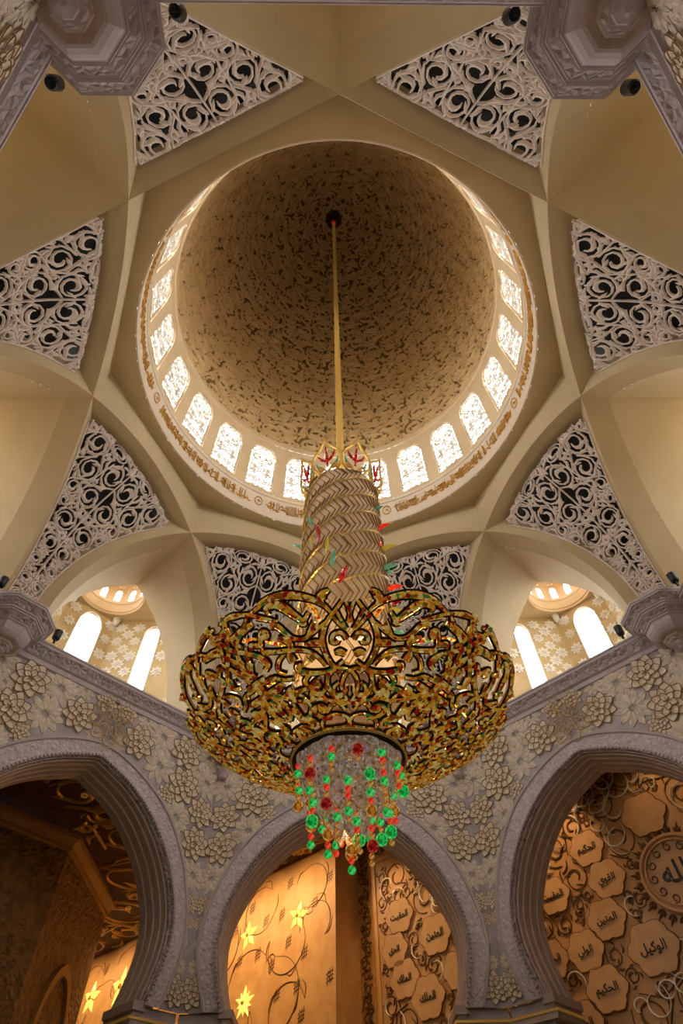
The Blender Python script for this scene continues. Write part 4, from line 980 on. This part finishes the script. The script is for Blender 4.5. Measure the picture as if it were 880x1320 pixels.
# strings of coloured balls
BM = {}
def ball_mesh(kind, r):
    if (kind, r) not in BM:
        mb = MB(); mb.ball((0,0,0), r*S, 7, 12); me = mesh_of(mb, M[kind], kind+'_ball'); me.polygons.foreach_set('use_smooth', [True]*len(me.polygons)); BM[(kind, r)] = me
    return BM[(kind, r)]
Rb = random.Random(12)
def string(az, r, z0, z1):
    x, y = r*math.sin(az), r*math.cos(az); mb = MB(); c = K(x, y, z1)
    mb.lathe([(.008, 0), (.008, (z0-z1)*S)], c, 5); so = mb.obj('ball_string', M['goldplain'], ch)
    z = z0 - Rb.uniform(0, .018); 
    seq = [('red',.0100),('amber',.0045),('green',.0070),('brightred',.0053),('amber',.0047)]
    seq2 = [('green',.0108),('amber',.0050),('green',.0072),('brightred',.0053)]
    seq3 = [('amber',.0100),('brightred',.0053),('green',.0068),('amber',.0045)]
    s = Rb.choice((seq, seq2, seq3)); i = Rb.randint(0, 3)
    while z > z1-.001:
        kd, br = s[i % len(s)]; z -= br
        o = bpy.data.objects.new('glass_ball', ball_mesh(kd, br)); COL.objects.link(o); o.parent = so; o.location = K(x, y, z)
        o['label'] = {'red':'dark red','brightred':'scarlet','green':'green','amber':'amber'}[kd]+' ball'
        z -= br+.0015; i += 1
        if i % len(s) == 0: s = Rb.choice((seq, seq2, seq3))
for k in range(13): string(2*PI*k/13+.1, .093+.002*(k % 2), .575, .530-.018*(k % 3))
for k in range(11): string(2*PI*k/11+.35, .068, .550, .478-.016*(k % 3))
for k in range(7): string(2*PI*k/7+.2, .038, .505, .434-.014*(k % 2))
string(0, .014, .455, .418); string(2.1, .016, .455, .426); string(PI, .001, .455, .394)
# trunk with spiralling bands of crystal feathers
RT = .108; ZT0, ZT1 = .70, 1.435
mb = MB(); n = 64
mb.grid([[K(RT*(1+.012*math.sin(8*PI*((z-.005*0)/.085)/4-a*2))*math.sin(a), RT*(1+.012*math.sin(8*PI*(z/.085)/4-a*2))*math.cos(a), z+.0*a) for a in [2*PI*j/n for j in range(n)]] for z in np.linspace(ZT0, ZT1, 50)], close_v=True)
mb.grid([[K(r*math.sin(2*PI*j/n), r*math.cos(2*PI*j/n), z) for j in range(n)] for r, z in ((RT,ZT1),(RT*.6,ZT1+.012),(.02,ZT1+.02))], close_v=True)
tr = mb.obj('crystal_trunk', M['trunk'], ch, smooth=True)
def cyl(a, z, h=0): return K((RT+h)*math.sin(a), -(RT+h)*math.cos(a), z), np.array((math.sin(a), -math.cos(a), 0))
mb = MB(); mf = MB(); SPC = .082; SL_ = .62
def helix(a, k): return ZT0-.4+k*SPC + SL_*RT*a
for k in range(0, 16):
    A = [a for a in np.linspace(0, 2*PI*1.0, 90)]
    PN = [(a, helix(a, k)) for a in A if ZT0 < helix(a, k) < ZT1]
    if len(PN) > 4:
        q = [cyl(a, z, .002) for a, z in PN]; ribbon(mb, [p for p, _ in q], [m for _, m in q], (.005,.005), .004, .002)
    for a in np.arange(0, 2*PI, .135):
        z = helix(a, k); L = SPC
        if not (ZT0 < z and z+L*.9 < ZT1+.04): continue
        path = [(a, z+.004), (a+.16, z+L*.50), (a-.02, z+L*.93)]
        path = [(x, min(y, ZT1)) for x, y in path]
        q = [cyl(x, y, .001) for x, y in path]; ribbon(mf, [p for p, _ in q], [m for _, m in q], (.0024,.0030,.0020), .0028, .001)
# the spiral continues round the seam
mb.obj('band_edge', M['goldplain'], tr); mf.obj('feather_ribs', M['goldline'], tr)
mb = MB()
for k in range(16):
    for a in np.arange(0, 2*PI, .10):
        z = helix(a, k)-.004
        if ZT0 < z < ZT1: c, _ = cyl(a, z, .004); mb.ball(c, .0022*S, 4, 6)
mb.obj('crystal_beads', M['white'], tr)['kind'] = 'stuff'
# coloured glass leaves
def leaf3(base, tip, w, kind, nrm=(0,-1,-.35)):
    w = w*1.25
    b, t = K(*base), K(*tip); d = t-b; L = np.linalg.norm(d); d = d/L; nn = np.array(nrm, float); nn -= d*np.dot(nn, d); nn /= np.linalg.norm(nn); s_ = np.cross(nn, d)
    mb = MB(); V = []; st = ((0,.05),(.2,.7),(.45,1.0),(.75,.65),(1.0,.04))
    for u, g in st:
        c = b+d*L*u+nn*math.sin(PI*u)*L*.06; V += [c-s_*w*S*g/2, c+nn*w*S*.22*g, c+s_*w*S*g/2, c-nn*w*S*.10*g]
    F = [(i*4+j, i*4+(j+1) % 4, i*4+4+(j+1) % 4, i*4+4+j) for i in range(4) for j in range(4)]
    mb.add(V, F); o = mb.obj('glass_leaf', M[kind], ch, smooth=True); o['label'] = {'red':'dark red','brightred':'red','mint':'mint green','yellow':'yellow'}[kind]+' glass leaf'; return o
for base, tip, w, kd in [((0.0664, -0.03, 1.3094), (0.116, -0.06, 1.3126), 0.016, 'mint'), ((0.0773, -0.03, 1.2305), (0.1289, -0.06, 1.2326), 0.014, 'brightred'), ((0.0839, -0.03, 1.2), (0.0985, -0.06, 1.1338), 0.012, 'brightred'), ((0.0867, -0.03, 1.148), (0.137, -0.06, 1.1397), 0.014, 'yellow'), ((0.088, -0.03, 1.0782), (0.1353, -0.06, 1.0613), 0.014, 'mint'), ((0.098, -0.03, 1.0052), (0.139, -0.06, 0.9866), 0.014, 'brightred'), ((0.0713, -0.03, 1.1263), (0.0829, -0.06, 1.0792), 0.01, 'yellow'), ((0.1002, -0.03, 0.9406), (0.1339, -0.06, 0.9037), 0.014, 'yellow'), ((0.103, -0.03, 0.8692), (0.1269, -0.06, 0.8374), 0.014, 'mint'), ((-0.061, -0.112, 1.0837), (-0.0659, -0.122, 1.1553), 0.009, 'red'), ((-0.0419, -0.112, 1.0426), (-0.0402, -0.122, 1.1013), 0.008, 'yellow'), ((-0.0309, -0.112, 0.9926), (-0.0234, -0.122, 1.0506), 0.01, 'mint'), ((-0.0137, -0.112, 0.9404), (0.0048, -0.122, 0.9917), 0.012, 'red'), ((-0.0798, -0.112, 1.1523), (-0.0903, -0.122, 1.1819), 0.008, 'mint'), ((-0.0778, -0.112, 1.0749), (-0.0821, -0.122, 1.1017), 0.006, 'yellow')]: leaf3(base, tip, w, kd)
Rl = random.Random(3)
for k in range(14):         # leaves round the far side of the trunk
    a = PI*.55+k*PI*.9/14*1.0; z = 1.0+.028*((k*5) % 14); e = (math.sin(a+PI*0), -math.cos(a))
    leaf3((e[0]*RT, e[1]*RT, z), (e[0]*(RT+.045), e[1]*(RT+.045), z+.03), .014, ('red','mint','yellow','brightred')[k % 4], nrm=(e[0]*.3, e[1]*.3, -1))
# spade-shaped finials round the top
for k in range(8):
    a = PI/8+k*PI/4; e = np.array((math.sin(a), -math.cos(a))); side = np.array((math.cos(a), math.sin(a)))
    def fz(x, y, h, e=e, side=side):
        x *= 1.35; y *= 1.25
        p = e*(RT*.93+y*.22+h)+side*x; return K(p[0], p[1], ZT1-.01+y)
    mb = MB()
    for sg in (1, -1):
        for pts, w in (([(0,.0),(.020*sg,.012),(.036*sg,.045),(.028*sg,.075),(.012*sg,.098),(0,.125)], (.003,.006,.005,.004)), ([(0,.01),(.012*sg,.028),(.022*sg,.030),(.018*sg,.020),(.010*sg,.022)], (.003,.004,.003))):
            stroke(mb, pts, w, fz, .003, back=.003, n=16)
    fo = mb.obj('finial', M['goldplain'], ch)
    mb = MB()
    for pts, w in (([(0,.03),(0,.06),(0,.10)], (.004,.009,.002)), ([(0,.045),(.014,.058),(.020,.072)], (.003,.007,.002)), ([(0,.045),(-.014,.058),(-.020,.072)], (.003,.007,.002))): stroke(mb, pts, w, fz, .004, back=.002, n=8)
    mb.obj('ruby_petals', M['red'], fo)
    mb = MB()
    for pts, w in (([(.008,.025),(.022,.036),(.026,.05)], (.002,.005,.002)), ([(-.008,.025),(-.022,.036),(-.026,.05)], (.002,.005,.002))): stroke(mb, pts, w, fz, .004, back=.002, n=8)
    mb.obj('emerald_petals', M['mint'], fo)
# suspension rod and dome boss
lath('suspension_rod', 'goldplain', [(.0,1.44),(.020,1.445),(.022,1.46),(.016,1.475),(.0135,1.50),(.0130,2.6),(.0125,6.398)], n=20, smooth=True)
lath('dome_boss', 'goldback', [(.012,6.18),(.03,6.20),(.03,6.24),(.055,6.27),(.075,6.31),(.08,6.375),(.08,6.392),(.02,6.396)], n=24)
lath('rod_collar', 'red', [(.012,6.08),(.024,6.11),(.024,6.15),(.012,6.18)], n=12)
# upper support frame of the bowl
for k in range(8):
    a = PI/8+k*PI/4; mb = MB(); P = []; Nn = []
    for t in np.linspace(0, 1, 12):
        r = .10+(.33-.10)*t; z = .80-.095*t+.05*math.sin(PI*t); P.append(K(r*math.sin(a), -r*math.cos(a), z)); Nn.append(np.array((0,0,-1.0)))
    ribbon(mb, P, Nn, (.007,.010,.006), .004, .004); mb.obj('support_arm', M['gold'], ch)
for k in range(6):
    a = k*PI/3; li = bpy.data.lights.new('bulb', 'POINT'); li.energy = CH_E; li.color = (1.0,.80,.52); li.shadow_soft_size = .25
    lo = bpy.data.objects.new('lamp_light', li); COL.objects.link(lo); lo.location = W(.25*math.sin(a), .25*math.cos(a), .73)
li = bpy.data.lights.new('bulb', 'POINT'); li.energy = CH_E*.4; li.color = (1.0,.85,.7); li.shadow_soft_size = .2
lo = bpy.data.objects.new('lamp_light', li); COL.objects.link(lo); lo.location = W(0, 0, .55)
